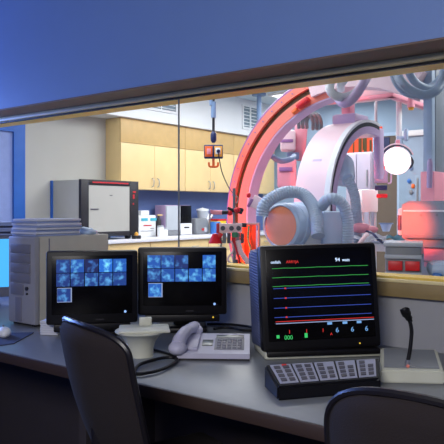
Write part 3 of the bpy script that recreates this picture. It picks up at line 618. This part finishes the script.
# white and blue pump
k = 3.1/F; p = W(447, 272, 3.1); rz = YAW-.2
t = thing('suction_unit', 'white and blue portable suction unit just above the sill at the right edge', 'medical device', (p.x, p.y, 0), rz)
MB().box((0, .1, H-62*k), (32*k, .2, 16*k), .03).build('lid', M['bluew'], t)
MB().box((-4*k, .0, H-69*k), (30*k, .04, 2.4*k), .006).build('seam_band', M['greyd'], t)
MB().box((-9.5*k, .0, H-68*k), (9*k, .06, 8*k), .01).build('blue_valve', M['skyb'], t)
MB().box((2*k, .11, H-76*k), (30*k, .18, 14*k), .02).build('tank', M['white'], t)
MB().box((2*k, .14, (H-82*k)/2), (.05, .05, H-82*k), .01).box((2*k, .14, .03), (.18, .2, .06), .02).build('stand', M['greym'], t)
MB().ball((0, -.005, H-66*k), .012).build('knob', M['dark'], t)

# ================================================================ INSTRUMENT STAND (left, in front of the salmon arc)
T0 = 3.9; k = T0/F; p = W(234, 220, T0); rz = face(p.x, p.y)
t = thing('transducer_stand', 'slim pole stand with pink manifold plate and red connectors before the salmon arc', 'stand', (p.x, p.y, 0), rz)
def zz(py): return H-(py-209)*k
def xx(px): return (px-234)*k
MB().cyl((0, 0, .03), (0, 0, zz(188)), .009, n=12).build('pole', M['greyd'], t)
for a_ in range(5):
    an = a_*2*PI/5; MB().tube([(0, 0, .07), (.14*math.cos(an), .14*math.sin(an), .05), (.26*math.cos(an), .26*math.sin(an), .03)], .012, 8).build('foot', M['greyd'], t)
mp = MB().box((xx(229.5), -.03, zz(228)), (25*k, .03, 9.4*k), .004).build('manifold_plate', M['pinkw'], t)
for px in (223, 231.5, 238.5): MB().cyl((xx(px), -.045, zz(228)), (xx(px), -.06, zz(228)), .014).build('knob', M['print'], mp)
MB().box((xx(218), -.032, zz(228)), (3*k, .034, 10*k), .003).build('end_block', M['redprint'], t)
MB().box((xx(244), -.01, zz(225)), (5*k, .05, 4*k), .003).build('clamp', M['dark'], t)
m = MB(); 
m.tube([(xx(222), -.02, zz(212.5)), (xx(230), -.03, zz(212)), (xx(236), -.02, zz(209.5)), (xx(243), 0, zz(210.5))], [.012, .008, .014, .01], 8)
m.tube([(xx(228), -.02, zz(208)), (xx(235), -.03, zz(211)), (xx(242), -.02, zz(213))], .009, 8).build('clamp_arm', M['dark'], t)
MB().tube([(xx(212.5), -.02, zz(210)), (xx(213), -.02, zz(212)), (xx(222), -.02, zz(212.5))], .014, 8).build('grip', M['pink'], t)
MB().ball((xx(237), -.035, zz(210)), .02, (1, .8, .8)).ball((xx(230), -.03, zz(213)), .016).build('arm_knob', M['red'], t)
MB().lathe([(0, 0), (.042, 0), (.018, .055), (0, .06)], (xx(215.5), -.03, zz(243)), (0, 0, 1)).build('funnel', M['red'], t)
for i, px in enumerate((220, 224.5, 229, 233.5, 238, 242)):
    MB().cyl((xx(px), -.03, zz(233)), (xx(px), -.03, zz(243)), .011, n=12).build('connector', M[('print', 'greyd', 'print', 'redprint', 'greyd', 'print')[i]], t)
MB().box((xx(220), -.035, zz(235)), (5*k, .03, 5*k), .004, (0, .5, 0)).build('red_tap', M['red'], t)
MB().cyl((xx(235), -.03, zz(232)), (xx(235), -.03, zz(228+9)), .02).build('green_tap', M['green'], t)
for i, (pts, mm) in enumerate((([(222, 240), (221, 252), (226, 262), (234, 268)], 'greyd'), ([(231, 240), (233, 250), (228, 259), (236, 266)], 'pinkw'), ([(238, 240), (241, 252), (248, 262), (252, 270)], 'pinkw'), ([(234, 240), (237, 252), (240, 262), (238, 272)], 'redprint'))):
    MB().tube([(xx(a), -.03-.01*i, zz(b)) for a, b in pts], .006 if i != 2 else .016, 8).build('tubing', M[mm], t)
m = MB(); 
for px, py, mm in ((225, 262, 'red'), (230, 264, 'green'), (236, 261, 'print'), (242, 264, 'yel')): MB().cyl((xx(px), -.04, zz(py-2)), (xx(px), -.04, zz(py+2)), .013, n=10).build('stopcock', M[mm], t)
# orange apron on a rail
TA = 4.45; p = W(247, 224, TA); rz = face(p.x, p.y); k = TA/F
t = thing('lead_apron', 'orange lead apron hanging on a rail between the pole stand and x-ray tube', 'apron', (p.x, p.y, 0), rz)
bm = bmesh.new(); rows = []
for i in range(15):
    u = i/14; rows.append([bm.verts.new(((-9+18*u)*k, .012*math.sin(u*14)*(.4+v/10), p.z-(v/10)*(70*k)*(1-.03*math.sin(u*PI)))) for v in range(11)])
for i in range(14):
    for v in range(10): bm.faces.new((rows[i][v], rows[i+1][v], rows[i+1][v+1], rows[i][v+1]))
bmesh.ops.solidify(bm, geom=bm.faces[:], thickness=.006)
MB()._add(bm).build('panel', M['orange'], t); MB().cyl((-12*k, 0, p.z), (12*k, 0, p.z), .008, n=10).cyl((-12*k, 0, 0), (-12*k, 0, p.z+.008), .009, n=10).cyl((12*k, 0, 0), (12*k, 0, p.z+.008), .009, n=10).box((-12*k, 0, .01), (.04, .3, .02), .004).box((12*k, 0, .01), (.04, .3, .02), .004).build('rail', M['greyd'], t)
MB().tube([(2*k, -.015, p.z-2*k), (1*k, -.02, p.z-14*k), (4*k, -.02, p.z-28*k), (2*k, -.02, p.z-44*k)], .007, 6).build('strap', M['green'], t)

# ================================================================ CONTROL DESK
DZ = .73; DY = 1.5
dk = thing('control_desk', 'long grey control desk with dark brown edge under the window', 'desk', (-1.8, 2.0, 0))
MB().bb(-5.2, 1.6, DY+.012, D+.018, DZ-.035, DZ, .002).build('worktop', M['desk'], dk, True)
MB().bb(-5.2, 1.6, DY, DY+.012, DZ-.04, DZ, .003).build('edge_band', M['fascia'], dk, True)
MB().bb(-5.2, 1.6, DY+.42, DY+.44, .1, DZ-.035).build('modesty_panel', M['under'], dk, True)
for x in (-4.9, -3.2, -1.85, -.2, 1.4): MB().bb(x-.02, x+.02, DY+.06, D-.02, 0, DZ-.035).build('support_panel', M['under'], dk, True)

# ---- computer tower
TX, TY, TW, TD, TH_ = -2.6, 1.91, .21, .46, .436
t = thing('computer_tower', 'grey beige computer tower standing on the desk at the left', 'computer', (TX-TW/2, TY+TD/2, DZ))
z0 = DZ; 
MB().bb(TX-TW, TX, TY+.02, TY+TD, z0+.012, z0+TH_, .004).build('case', M['beige'], t, True)
bz = MB().bb(TX-TW-.002, TX+.002, TY-.012, TY+.02, z0+.012, z0+TH_, .008).build('front_bezel', M['greybeige'], t, True)
for i in range(4): MB().bb(TX-TW+.025, TX-.03, TY-.018, TY-.008, z0+.335-i*.048+.02, z0+.335-i*.048+.064, .003).build('drive_bay', M['bay'], t, True)
MB().bb(TX-TW+.025, TX-.085, TY-.018, TY-.008, z0+.15, z0+.205, .003).build('floppy_drive', M['bay'], t, True)
MB().cyl((TX-.055, TY-.02, z0+.185), (TX-.055, TY-.008, z0+.185), .009).cyl((TX-.055, TY-.018, z0+.16), (TX-.055, TY-.008, z0+.16), .005).build('power_button', M['dark'], t, True)
MB().bb(TX-TW+.06, TX-.10, TY-.017, TY-.006, z0+.02, z0+.14, .006).build('vent_recess', M['bay'], t, True)
MB().bb(TX+.001, TX+.003, TY+.07, TY+.076, z0+.02, z0+TH_-.01).build('panel_seam', M['bay'], t, True)
for fx in (TX-TW+.03, TX-.03): MB().bb(fx-.02, fx+.02, TY+.01, TY+.45, z0, z0+.013).build('foot', M['dark'], t, True)
ORD = ['lowest', 'second from bottom', 'third from bottom', 'fourth from bottom', 'fourth from top', 'third from top', 'second from top', 'topmost']
for i in range(8):
    sx = .205+random.uniform(-.008, .008); o = MB().box((TX-.105+random.uniform(-.006, .006), TY+.14+random.uniform(-.006, .006), DZ+TH_+.0055+i*.0106), (sx, .27, .0098), .002, (0, 0, random.uniform(-.04, .04))).build('magazine', M['paper' if i % 2 else 'bpaper'])
    tag(o, 'pale flat magazine stacked on the computer tower, ' + ORD[i] + ' of its pile', 'magazine', 'magazines piled on the computer tower')
m = MB().box((-2.66, 2.27, DZ+TH_+.012), (.1, .07, .024), .01, (0, 0, .2), 3).box((-2.655, 2.265, DZ+TH_+.028), (.06, .045, .014), .006, (.1, .15, .5), 3)
tag(m.build('tissue_pack', M['bluew']), 'pale blue tissue pack on the back of the computer tower behind the magazines', 'tissue pack')
# ---- far left CRT with bright screen
p = W(-24, 260, 3.72); rz = face(p.x, p.y)+.1
t = thing('desktop_display', 'grey display with bright cyan screen cut by the left edge', 'monitor', (p.x, p.y, DZ), rz)
MB().box((0, .02, .235), (.46, .06, .36), .012).build('bezel', M['bay'], t); MB().box((0, -.012, .255), (.41, .004, .28), .001).build('screen', E['cyan'], t)
MB().box((0, .1, .235), (.42, .14, .32), .05, None, 3).build('rear_shell', M['bay'], t); MB().box((0, .08, .012), (.26, .22, .024), .008).box((0, .06, .05), (.1, .08, .08), .01).build('stand', M['bay'], t)
zt_ = DZ+.415
for i in range(7):
    o = MB().box(Vector((p.x, p.y, zt_+.006+i*.0112))+Vector((math.cos(rz)*.10-math.sin(rz)*.08, math.sin(rz)*.10+math.cos(rz)*.08, 0)), (.24, .19, .0104), .002, (0, 0, rz+random.uniform(-.05, .05))).build('folder', M['matblue' if i % 3 == 1 else 'bpaper'])
    tag(o, 'blue grey folder piled on the cyan display, ' + (ORD[i] if i < 4 else ORD[i+1]) + ' of its pile', 'folder', 'folders piled on the left display')

# ---- two image review monitors
thumbs1 = [[(0, 0, .62, 1), (1, 0, .8, 2), (2, 0, .2, 3), (3, 0, 1, 4), (4, 0, .7, 5)], [(i, 1, .5, 6+i) for i in range(5)], [(0, 2, .4, 12)]]
def lcd(px, py_top, py_bot, t_, wpx, lab, rows, seed, dz=0, gap=None, yoff=0):
    p = W(px, py_bot, t_); k = t_/F; rz = face(p.x, p.y)+yoff
    w = wpx*k; zt = H-(py_top-209)*k; zb = max(DZ+.045, H-(py_bot-209)*k); h = zt-zb
    t = thing('review_monitor', lab, 'monitor', (p.x, p.y, DZ), rz, 'image review monitors')
    zc = (zt+zb)/2-DZ
    MB().box((0, .03, zc), (w, .06, h), .01).build('bezel', M['black'], t)
    MB().box((0, .07, zc), (w*.86, .06, h*.8), .03, None, 3).build('rear_shell', M['black'], t)
    MB().box((.0, .028, zb-DZ-.016), (w*.84, .05, .034), .006).build('chin', M['black'], t)
    MB().box((0, .07, .012), (w*.55, .2, .022), .008).box((0, .09, .06), (.09, .04, .1), .008).build('stand', M['black'], t)
    sc = MB().box((0, -.0005, zc+.012*1), (w*.88, .002, h*.8), .0005).build('screen', M['screen'], t)
    tw = w*.149; th = tw*1.02; x0 = -w*.395; z1 = zc+h*.405
    n = 0
    for (cx_, cy_, hue, sd) in rows:
        n += 1
        xx_ = x0+tw*(cx_+.5)*1.035; zz_ = z1-th*(cy_+.5)*1.0-.004
        if cy_ == 2: xx_ += .004; zz_ -= .006
        lo = (8+14*hue, 20+70*hue, 70+110*hue); hi = (60+70*hue, 120+105*hue, 200+50*hue)
        im = scanmat('scan_picture', sd+seed, lo, hi, 1.5)
        f_ = MB().box((xx_, -.0025, zz_), (tw*.97, .002, th*.95)).build('picture', im, sc)
    MB().box((x0+tw*.62, -.002, z1-th*2.5-.010), (tw*1.06, .0015, th*1.04)).build('selection_frame', E['pale'], sc)
    MB().cyl((w*.36, -.001, zc-h*.34), (w*.36, -.004, zc-h*.34), .0055, n=12).build('status_light', E['led'], t)
    MB().cyl((w*.345, .003, zb-DZ-.012), (w*.345, .0, zb-DZ-.012), .004, n=10).build('power_light', E['amberled'], t)
    MB().box((w*.08, -.0012, zc-h*.44), (.036, .002, .006)).build('maker_plate', M['dark'], t)
    return t
r1 = [(0, 0, .35, 1), (1, 0, .7, 2), (2, 0, 0, 3), (3, 0, 1, 4), (4, 0, .75, 5), (0, 1, .3, 6), (1, 1, .3, 7), (2, 1, .4, 8), (3, 1, .45, 9), (4, 1, .4, 10), (0, 2, .35, 11)]
r2 = [(0, 0, .7, 1), (1, 0, .55, 2), (2, 0, .2, 3), (4, 0, .8, 5), (0, 1, .4, 6), (1, 1, .6, 7), (2, 1, .6, 8), (3, 1, .75, 9), (4, 1, .7, 10), (0, 2, .8, 11)]
lcd(92.5, 251, 324, 2.9, 90, 'black monitor with blue scan pictures next to the computer tower', r1, 0)
lcd(182.5, 247.5, 315, 3.0, 89, 'black monitor with blue scan pictures behind the telephone', r2, 20)
# pale flared pedestal
p = PZ(135, 357, DZ); k = 2.47/F
t = thing('flared_pedestal', 'ivory flared pedestal stand left of the telephone below the two monitors', 'stand', (p.x, p.y+.03, DZ), face(p.x, p.y))
MB().lathe([(0, 0), (.052, 0), (.05, .006), (.05, .03), (.058, .055), (.075, .08), (.098, .094), (.098, .1), (0, .1)], (0, 0, 0), (0, 0, 1), 28).build('column', M['ivory'], t)
MB().box((.014, 0, .104), (.195, .15, .01), .004).build('top_plate', M['ivory'], t); MB().box((.02, .06, .122), (.05, .03, .034), .005).build('rear_lug', M['ivory'], t)

# ---- white card pile by the tower, mouse and mat
p = PZ(43, 335, DZ)
for i in range(6):
    o = MB().box((p.x, p.y+.06, DZ+.0055+i*.0105), (.085, .11, .0095), .002, (0, 0, .5+random.uniform(-.06, .06))).build('card_pack', M['paper'])
    tag(o, 'white card pack stacked beside the computer tower, ' + ['lowest', 'second from bottom', 'third from bottom', 'third from top', 'second from top', 'topmost'][i] + ' of its pile', 'card pack', 'white card packs beside the tower')
a, b, c_, d_ = PZ(-14, 334, DZ), PZ(-14, 348, DZ), PZ(14, 344, DZ), PZ(34, 333, DZ)
tag(MB().prism([(q.x, q.y, DZ) for q in (a, b, c_, d_)], (0, 0, .004)).build('mouse_mat', M['matblue']), 'dark blue mouse mat on the desk at the left edge', 'mat')
p = PZ(4, 337, DZ)
t = thing('computer_mouse', 'white computer mouse on the dark blue mat', 'mouse', (p.x, p.y, DZ+.0045), 1.1)
MB().ball((0, 0, .016), .05, (.62, 1.05, .5)).build('shell', M['white'], t); MB().box((0, .03, .041), (.008, .02, .006), .002, (-.3, 0, 0)).build('scroll_wheel', M['keys'], t)
kb = PZ(-10, 322, DZ)
# ---- telephone
p = PZ(213.5, 359.5, DZ); rz = face(p.x, p.y)-.06; 
t = thing('telephone', 'pale lavender desk telephone with handset and keypad', 'telephone', (p.x, p.y, DZ), rz)
def slab(x0, x1, y0, y1, z0, zf, zbk):
    m = MB(); return m.prism([(x0, y0, z0), (x0, y1, z0), (x0, y1, zbk), (x0, y0, zf)], (x1-x0, 0, 0))
slab(-.135, .135, -.02, .19, 0, .022, .055).build('base', M['dark'], t)
slab(-.137, .137, -.022, .192, .008, .027, .062).build('top_shell', M['phone'], t)
import functools
sl_ = math.atan2(.035, .214)
def on(x, y): return (x, y, .027+(y+.022)*.035/.214)
MB().box(on(.058, .075), (.115, .12, .004), .001, (sl_, 0, 0)).build('key_panel', M['greybeige'], t)
for i in range(5):
    for j_ in range(4): 
        q = on(.018+i*.02, .032+j_*.026); MB().box((q[0], q[1], q[2]+.004), (.015, .016, .006), .002, (sl_, 0, 0)).build('key', M['keys'], t)
q = on(.058, .155); MB().box((q[0], q[1], q[2]+.001), (.11, .03, .004), .001, (sl_, 0, 0)).build('label_window', M['lcd'], t)
q = on(-.028, .085); MB().box((q[0], q[1], q[2]+.001), (.042, .06, .004), .001, (sl_, 0, 0)).build('display', M['lcd'], t)
q = on(-.09, .09); MB().box((q[0], q[1], q[2]+.006), (.06, .17, .014), .006, (sl_, 0, 0)).build('cradle', M['phone'], t)
hs = MB()
hs.tube([(-.135, -.012, .052), (-.128, .03, .075), (-.112, .09, .09), (-.095, .15, .092), (-.088, .185, .086)], [.027, .024, .021, .023, .026], 14)
hs.ball((-.135, -.01, .044), .036, (1, 1.1, .75)).ball((-.088, .185, .076), .034, (1, 1, .75)).build('handset', M['phone'], t)
cd = [(133.5, 372), (139, 365), (150, 361), (162, 358), (173, 357.5), (177, 360), (171, 365), (160, 370), (147, 373), (137, 374), (133, 371)]
tag(MB().tube([PZ(a, b, DZ+.009) for a, b in cd], .0062, 8).build('coiled_cord', M['black']), 'black looped cord lying on the desk in front of the telephone', 'cord')
tag(MB().tube([PZ(a, b, DZ+.006) for a, b in ((141, 350), (144, 347), (155, 350), (166, 353), (175, 356), (181, 356))], .005, 8).build('phone_lead', M['black']), 'thin black lead running from the pedestal to the telephone', 'cable')
for i, (pts, lab) in enumerate((([(214, 329), (222, 327.5), (232, 328), (242, 330), (252, 330.5)], 'black cable lying straight behind the telephone'), ([(207, 324), (218, 324), (232, 324.5), (246, 326), (256, 328)], 'black cable curving behind the telephone towards the vital signs monitor'))):
    tag(MB().tube([PZ(a, b, DZ+.006) for a, b in pts], .0055, 8).build('cable', M['black']), lab, 'cable')

# ---- vital signs CRT
p = PZ(322, 352, DZ); t_ = 2.48; p = W(323.5, 350, t_); rz = face(p.x, p.y)+.3; k = t_/F
t = thing('vital_signs_monitor', 'large black vital signs monitor with coloured traces on the desk', 'monitor', (p.x, p.y, DZ), rz)
hw = 61.5*k; hh_ = 106*k
TILT = Matrix.Rotation(-.022, 4, 'Y') @ Matrix.Rotation(-.10, 4, 'X')
def TB_(v): return TILT @ Vector(v) + Vector((0, 0, .03))
def tbox(c, d, bev=0): return MB().box(TB_(c), d, bev, TILT)
tbox((0, .03, hh_/2), (2*hw, .06, hh_), .014).build('bezel', M['black'], t)
case = MB().box(TB_((-.004, .14, hh_/2+.0)), (2*hw*.985, .2, hh_*.965), .02, TILT, 3, None).build('case', M['louvre'], t)
sc = tbox((0, -.001, hh_*.5+.012), (2*hw*.9, .004, hh_*.86), .002).build('screen', M['screen'], t)
MB().box((.0, .1, .014), (2*hw*.98, .22, .028), .008).build('base', M['ivory'], t)
MB().box((0, -.0, .022), (2*hw*.95, .04, .022), .006).build('chin', M['black'], t)
def sx_(px): return (px-319)/116*2*hw
def sz_(py): return hh_*(1-(py-244)/104)
ang = (PI/2-.10, 0, 0)
def line(py, x0, x1, m, th=.0016, nm='trace', wig=0, py_off=0):
    P_ = [TB_((sx_(x0+(x1-x0)*i/40), -.004, sz_(py)+(wig*math.exp(-((i % 14-5)**2)/3)))) for i in range(41)]
    MB().tube(P_, th, 6, 0).build(nm, m, sc)
for py in (267, 276, 284.5): line(py, 272.5, 367, E['green'], .0013, wig=.001)
for py in (286.5, 296, 305.5, 314.5): line(py, 273, 368, E['blue'], .0013)
for py in (286.5, 296, 305.5, 314.5): tbox((sx_(284.5), -.005, sz_(py)), (.006, .002, .006)).build('marker', E['red'], sc)
line(318.6, 274, 370, E['red'], .0012); line(320.5, 274, 370, E['pale'], .0018)
def stext(s, size, m, px, py): text(s, size, m, sc, TB_((sx_(px), -.004, sz_(py))), ang)
stext('onlish', .0165, E['white'], 271.5, 262); stext('ARRYJA', .0145, E['red'], 286.5, 262); stext('94', .02, E['white'], 334.5, 262); stext('watt', .017, E['white'], 341.5, 262)
for px in (286.5, 303, 319): stext('1', .02, E['red'], px-1, 330.5)
tbox((sx_(275.5), -.005, sz_(333)), (.011, .002, .012)).build('heart_symbol', E['greenb'], sc)
stext('000', .022, E['greenb'], 281.5, 336); tbox((sx_(302.5), -.005, sz_(333)), (.011, .002, .017)).build('bell_symbol', E['greenb'], sc)
for px in (333, 348, 362): stext('6', .026, E['lblue'], px-1.5, 331.5); tbox((sx_(px-7), -.005, sz_(322.5)), (.018, .002, .009)).build('scale_tab', E['lblue'], sc)
stext('A', .014, E['red'], 326, 334)
MB().cyl(TB_((hw*.62, .001, .018)), TB_((hw*.62, -.003, .018)), .003, n=8).build('power_light', E['amberled'], t)

# ---- control keypad
A_ = W(279, 385.5, 1.79); 
zf, zk = .775, .805
fl = PZ(279, 385.5, zf); fr = PZ(378.5, 377.5, zf); bl = PZ(267, 365, zk); br = PZ(377.5, 358.5, zk)
ctr = (fl+fr+bl+br)/4
t = thing('control_keypad', 'black angled operator keypad with five pale label panels before the vital signs monitor', 'keypad', (ctr.x, ctr.y, DZ), 0)
def bil(u, v, dz=0): 
    q = fl.lerp(fr, u).lerp(bl.lerp(br, u), v); q.z += dz; return q
m = MB(); bm = bmesh.new()
top = [bm.verts.new(bil(u, v)) for u, v in ((-.02, -.06), (1.02, -.06), (1.02, 1.03), (-.02, 1.03))]; bot = [bm.verts.new((v.co.x, v.co.y, DZ+.001)) for v in top]
bm.faces.new(top); bm.faces.new(bot[::-1])
for i in range(4): bm.faces.new((top[i], bot[i], bot[(i+1) % 4], top[(i+1) % 4]))
bmesh.ops.recalc_face_normals(bm, faces=bm.faces); bmesh.ops.bevel(bm, geom=bm.edges[:], offset=.006, segments=2, affect='EDGES')
m._add(bm).build('body', M['black'], t, True)
def quad(u0, u1, v0, v1, dz, th=.002): return MB().prism([bil(u0, v0, dz), bil(u1, v0, dz), bil(u1, v1, dz), bil(u0, v1, dz)], (0, 0, th))
for i in range(5):
    u = .02+i*.195
    pn = quad(u, u+.178, .06, .95, .0005).build('label_panel', M['label'], t, True)
    for c2 in (0, 1):
        for r_ in range(4):
            if i in (2, 3, 4) and r_ == 3 and c2 == 1: continue
            quad(u+.022+c2*.08, u+.075+c2*.08, .13+r_*.2, .25+r_*.2, .0025, .003).build('key', M['print'], pn, True)
    if i == 0: quad(u+.1, u+.14, .84, .92, .0025, .003).build('key', M['red'], pn, True, label='red key')

# ---- desk microphone
tl, tr, brr, bll = PZ(380.5, 348, .78), PZ(437, 349.5, .78), PZ(444, 371.5, .772), PZ(380.5, 370, .772)
c = (tl+tr+brr+bll)/4
t = thing('desk_microphone', 'gooseneck microphone on a pale silver base at the right of the desk', 'microphone', (c.x, c.y, DZ))
bm = bmesh.new(); tp = [bm.verts.new(v) for v in (bll, brr, tr, tl)]; bt = [bm.verts.new(((v.co.x-c.x)*1.02+c.x, (v.co.y-c.y)*1.02+c.y, DZ+.001)) for v in tp]
bm.faces.new(tp); bm.faces.new(bt[::-1])
for i in range(4): bm.faces.new((tp[i], bt[i], bt[(i+1) % 4], tp[(i+1) % 4]))
bmesh.ops.recalc_face_normals(bm, faces=bm.faces); bmesh.ops.bevel(bm, geom=bm.edges[:], offset=.004, segments=2, affect='EDGES')
MB()._add(bm).build('base', M['ivory'], t, True)
def bq(u, v, dz): q = bll.lerp(brr, u).lerp(tl.lerp(tr, u), v); q.z += dz; return q
MB().prism([bq(.06, .1, .0005), bq(.94, .1, .0005), bq(.94, .93, .0005), bq(.06, .93, .0005)], (0, 0, .003)).build('top_panel', M['greyd'], t, True)
g = bq(.44, .18, .004)
tt = (g.x*FW[0]+g.y*FW[1])
MB().cyl(g, g+Vector((0, 0, .018)), .008).build('socket', M['steel'], t, True)
MB().tube([g+Vector((0, 0, .01)), W(410, 350, tt), W(411.5, 335, tt), W(411.3, 328, tt), W(409.5, 320, tt), W(408, 316, tt)], .0065, 10).build('gooseneck', M['black'], t, True)
MB().tube([W(410.5, 322, tt), W(409, 318.5, tt), W(406.5, 314, tt-.01), W(405, 310.5, tt-.02), W(404.6, 309, tt-.02)], [.008, .012, .016, .016, .009], 14).build('microphone_head', M['black'], t, True)
q = bq(.44, .11, .006); MB().ball(q, .006).build('talk_light', M['salmon'], t, True)
tag(MB().tube([PZ(a, b, DZ+.006) for a, b in ((385, 337), (393, 339), (404, 342), (418, 344), (436, 346))], .006, 8).build('microphone_cable', M['black']), 'black cable on the desk behind the microphone base', 'cable')

# ================================================================ CHAIRS
def chair(x, y, top, lab, w=.40, rz=0, rec=.2, vr=.84, ex=2.6):
    t = thing('office_chair', lab, 'chair', (x, y, 0), rz, 'dark office chairs at the desk')
    # backrest: a curved rounded shell leaning back
    def back(w_, z0, z1, th, yo, bulge):
        bm = bmesh.new(); n, k_ = 26, 30; F_, B_ = [], []
        for j_ in range(k_+1):
            v = j_/k_; z = z0+(z1-z0)*v
            e = 1.0
            # width profile: waist at the bottom, full in the middle, rounded top
            ww = w_/2*(.80+.20*math.sin(min(1, v*1.5)*PI/2))
            if v > vr: ww *= max(.0, 1-((v-vr)/(1-vr))**ex)**(1/ex)*.9995+.0005
            if v < .08: ww *= (.75+.25*math.sqrt(1-((.08-v)/.08)**2))
            rf, rb = [], []
            for i in range(n+1):
                u = -1+2*i/n; xx_ = u*ww
                edge = (1-abs(u)**4)*(1-max(0, (v-.9)/.1)**2)*(1-max(0, (.06-v)/.06)**2)
                yc = yo-(z-z0)*rec+bulge*(xx_/(w_/2))**2-.02*math.sin(v*PI)
                rf.append(bm.verts.new((xx_, yc+th*.5*edge, z))); rb.append(bm.verts.new((xx_, yc-th*.5*edge-.001, z)))
            F_.append(rf); B_.append(rb)
        for R_ in (F_, B_):
            for j_ in range(k_):
                for i in range(n): bm.faces.new((R_[j_][i], R_[j_][i+1], R_[j_+1][i+1], R_[j_+1][i]))
        for j_ in range(k_):
            for i in (0, n): bm.faces.new((F_[j_][i], F_[j_+1][i], B_[j_+1][i], B_[j_][i]))
        for j_ in (0, k_):
            for i in range(n): bm.faces.new((F_[j_][i], F_[j_][i+1], B_[j_][i+1], B_[j_][i]))
        bmesh.ops.recalc_face_normals(bm, faces=bm.faces); m = MB(); m._add(bm); return m
    back(w, .52, top-.004, .05, -.12, .05).build('backrest', M['fabric'], t, smooth=60)
    # piping along the outer rim
    rim = []
    def edge(v, sgn):
        ww = w/2*(.80+.20*math.sin(min(1, v*1.5)*PI/2))
        if v > vr: ww *= max(.0, 1-((v-vr)/(1-vr))**ex)**(1/ex)
        z = .52+(top-.004-.52)*v; return (sgn*ww, -.12-(z-.52)*rec+.05*(ww/(w/2))**2-.02*math.sin(v*PI), z+.002)
    vs = [.08+(vr-.08)*i/14 for i in range(15)]+[vr+(1-vr)*math.sin(PI/2*i/14) for i in range(1, 15)]
    rim = [edge(v, -1) for v in vs]+[edge(v, 1) for v in vs[-2::-1]]
    MB().tube(rim, .009, 8, 0).build('rim_piping', M['rim'], t)
    MB().box((0, .1, .46), (.47, .46, .08), .035, None, 4).build('seat', M['fabric'], t)
    MB().tube([(0, -.135-.18*rec, .7), (0, -.17, .52), (0, -.1, .42), (0, .05, .41)], .022, 10).build('back_bracket', M['rim'], t)
    MB().cyl((0, .08, .1), (0, .08, .42), .028).build('gas_column', M['rim'], t)
    for a_ in range(5):
        an = a_*2*PI/5+.3; lg = MB().tube([(0, .08, .12), (.16*math.cos(an), .08+.16*math.sin(an), .1), (.29*math.cos(an), .08+.29*math.sin(an), .075)], [.03, .02], 8).build('leg', M['rim'], t)
        MB().cyl((.28*math.cos(an)-.02*math.sin(an), .08+.28*math.sin(an)+.02*math.cos(an), .03), (.28*math.cos(an)+.02*math.sin(an), .08+.28*math.sin(an)-.02*math.cos(an), .03), .03).build('castor', M['dark'], lg)
    return t
chair(-1.376, 1.444, .979, 'black fabric office chair in front of the two monitors with scan pictures', .43, -.3, .3)
chair(-.455, 1.36, .957, 'black fabric office chair in front of the operator keypad at the lower right', .40, 0, .2, .74, 2.3)

# ================================================================ LIGHT
def area(name, loc, size, power, col, rot=(0, 0, 0), size_y=None):
    l = bpy.data.lights.new(name, 'AREA'); l.energy = power; l.color = col; l.size = size
    if size_y: l.shape = 'RECTANGLE'; l.size_y = size_y
    o = bpy.data.objects.new(name, l); C.objects.link(o); o.location = loc; o.rotation_euler = rot; return o
def spot(name, loc, target, power, col, angle, blend=.5, r=.04):
    l = bpy.data.lights.new(name, 'SPOT'); l.energy = power; l.color = col; l.spot_size = math.radians(angle); l.spot_blend = blend; l.shadow_soft_size = r
    o = bpy.data.objects.new(name, l); C.objects.link(o); o.location = loc
    o.rotation_euler = (Vector(target)-Vector(loc)).to_track_quat('-Z', 'Y').to_euler(); return o
area('procedure_room_light', (-3.6, 6.6, LZ-.06), 2.2, 115, (.96, .98, 1))
area('procedure_room_light', (-3.2, 3.6, LZ-.06), 1.6, 38, (.96, .98, 1))
area('procedure_room_light', (-.6, 5.6, LZ-.06), 1.6, 50, (.96, .98, 1))
area('control_room_light', (-.2, -1.2, 2.5), 1.6, 88, (1.0, .97, .96), (math.radians(48), 0, .15), 1.0)
area('blue_side_light', (-5.6, 2.0, 1.9), .6, 100, (.2, .35, 1.0), (0, -PI/2+.35, -.25))
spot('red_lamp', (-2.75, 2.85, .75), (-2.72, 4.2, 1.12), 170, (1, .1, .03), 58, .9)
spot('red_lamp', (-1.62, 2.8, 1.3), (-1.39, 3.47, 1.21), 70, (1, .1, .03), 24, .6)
w_ = bpy.data.worlds.new('world'); bpy.context.scene.world = w_; w_.use_nodes = True
w_.node_tree.nodes['Background'].inputs[0].default_value = (.4, .45, .6, 1); w_.node_tree.nodes['Background'].inputs[1].default_value = .02

# ================================================================ CAMERA
cam = bpy.data.cameras.new('camera'); co = bpy.data.objects.new('camera', cam); C.objects.link(co)
co.location = (0, 0, H); co.rotation_euler = (PI/2, 0, YAW)
cam.sensor_width = 36; cam.lens = 36*F/444; cam.shift_y = -13/444; cam.clip_start = .05
sc_ = bpy.context.scene; sc_.camera = co
sc_.view_settings.view_transform = 'Standard'; sc_.view_settings.look = 'None'; sc_.view_settings.gamma = 1; sc_.view_settings.use_curve_mapping = False
sc_.view_settings.exposure = 0
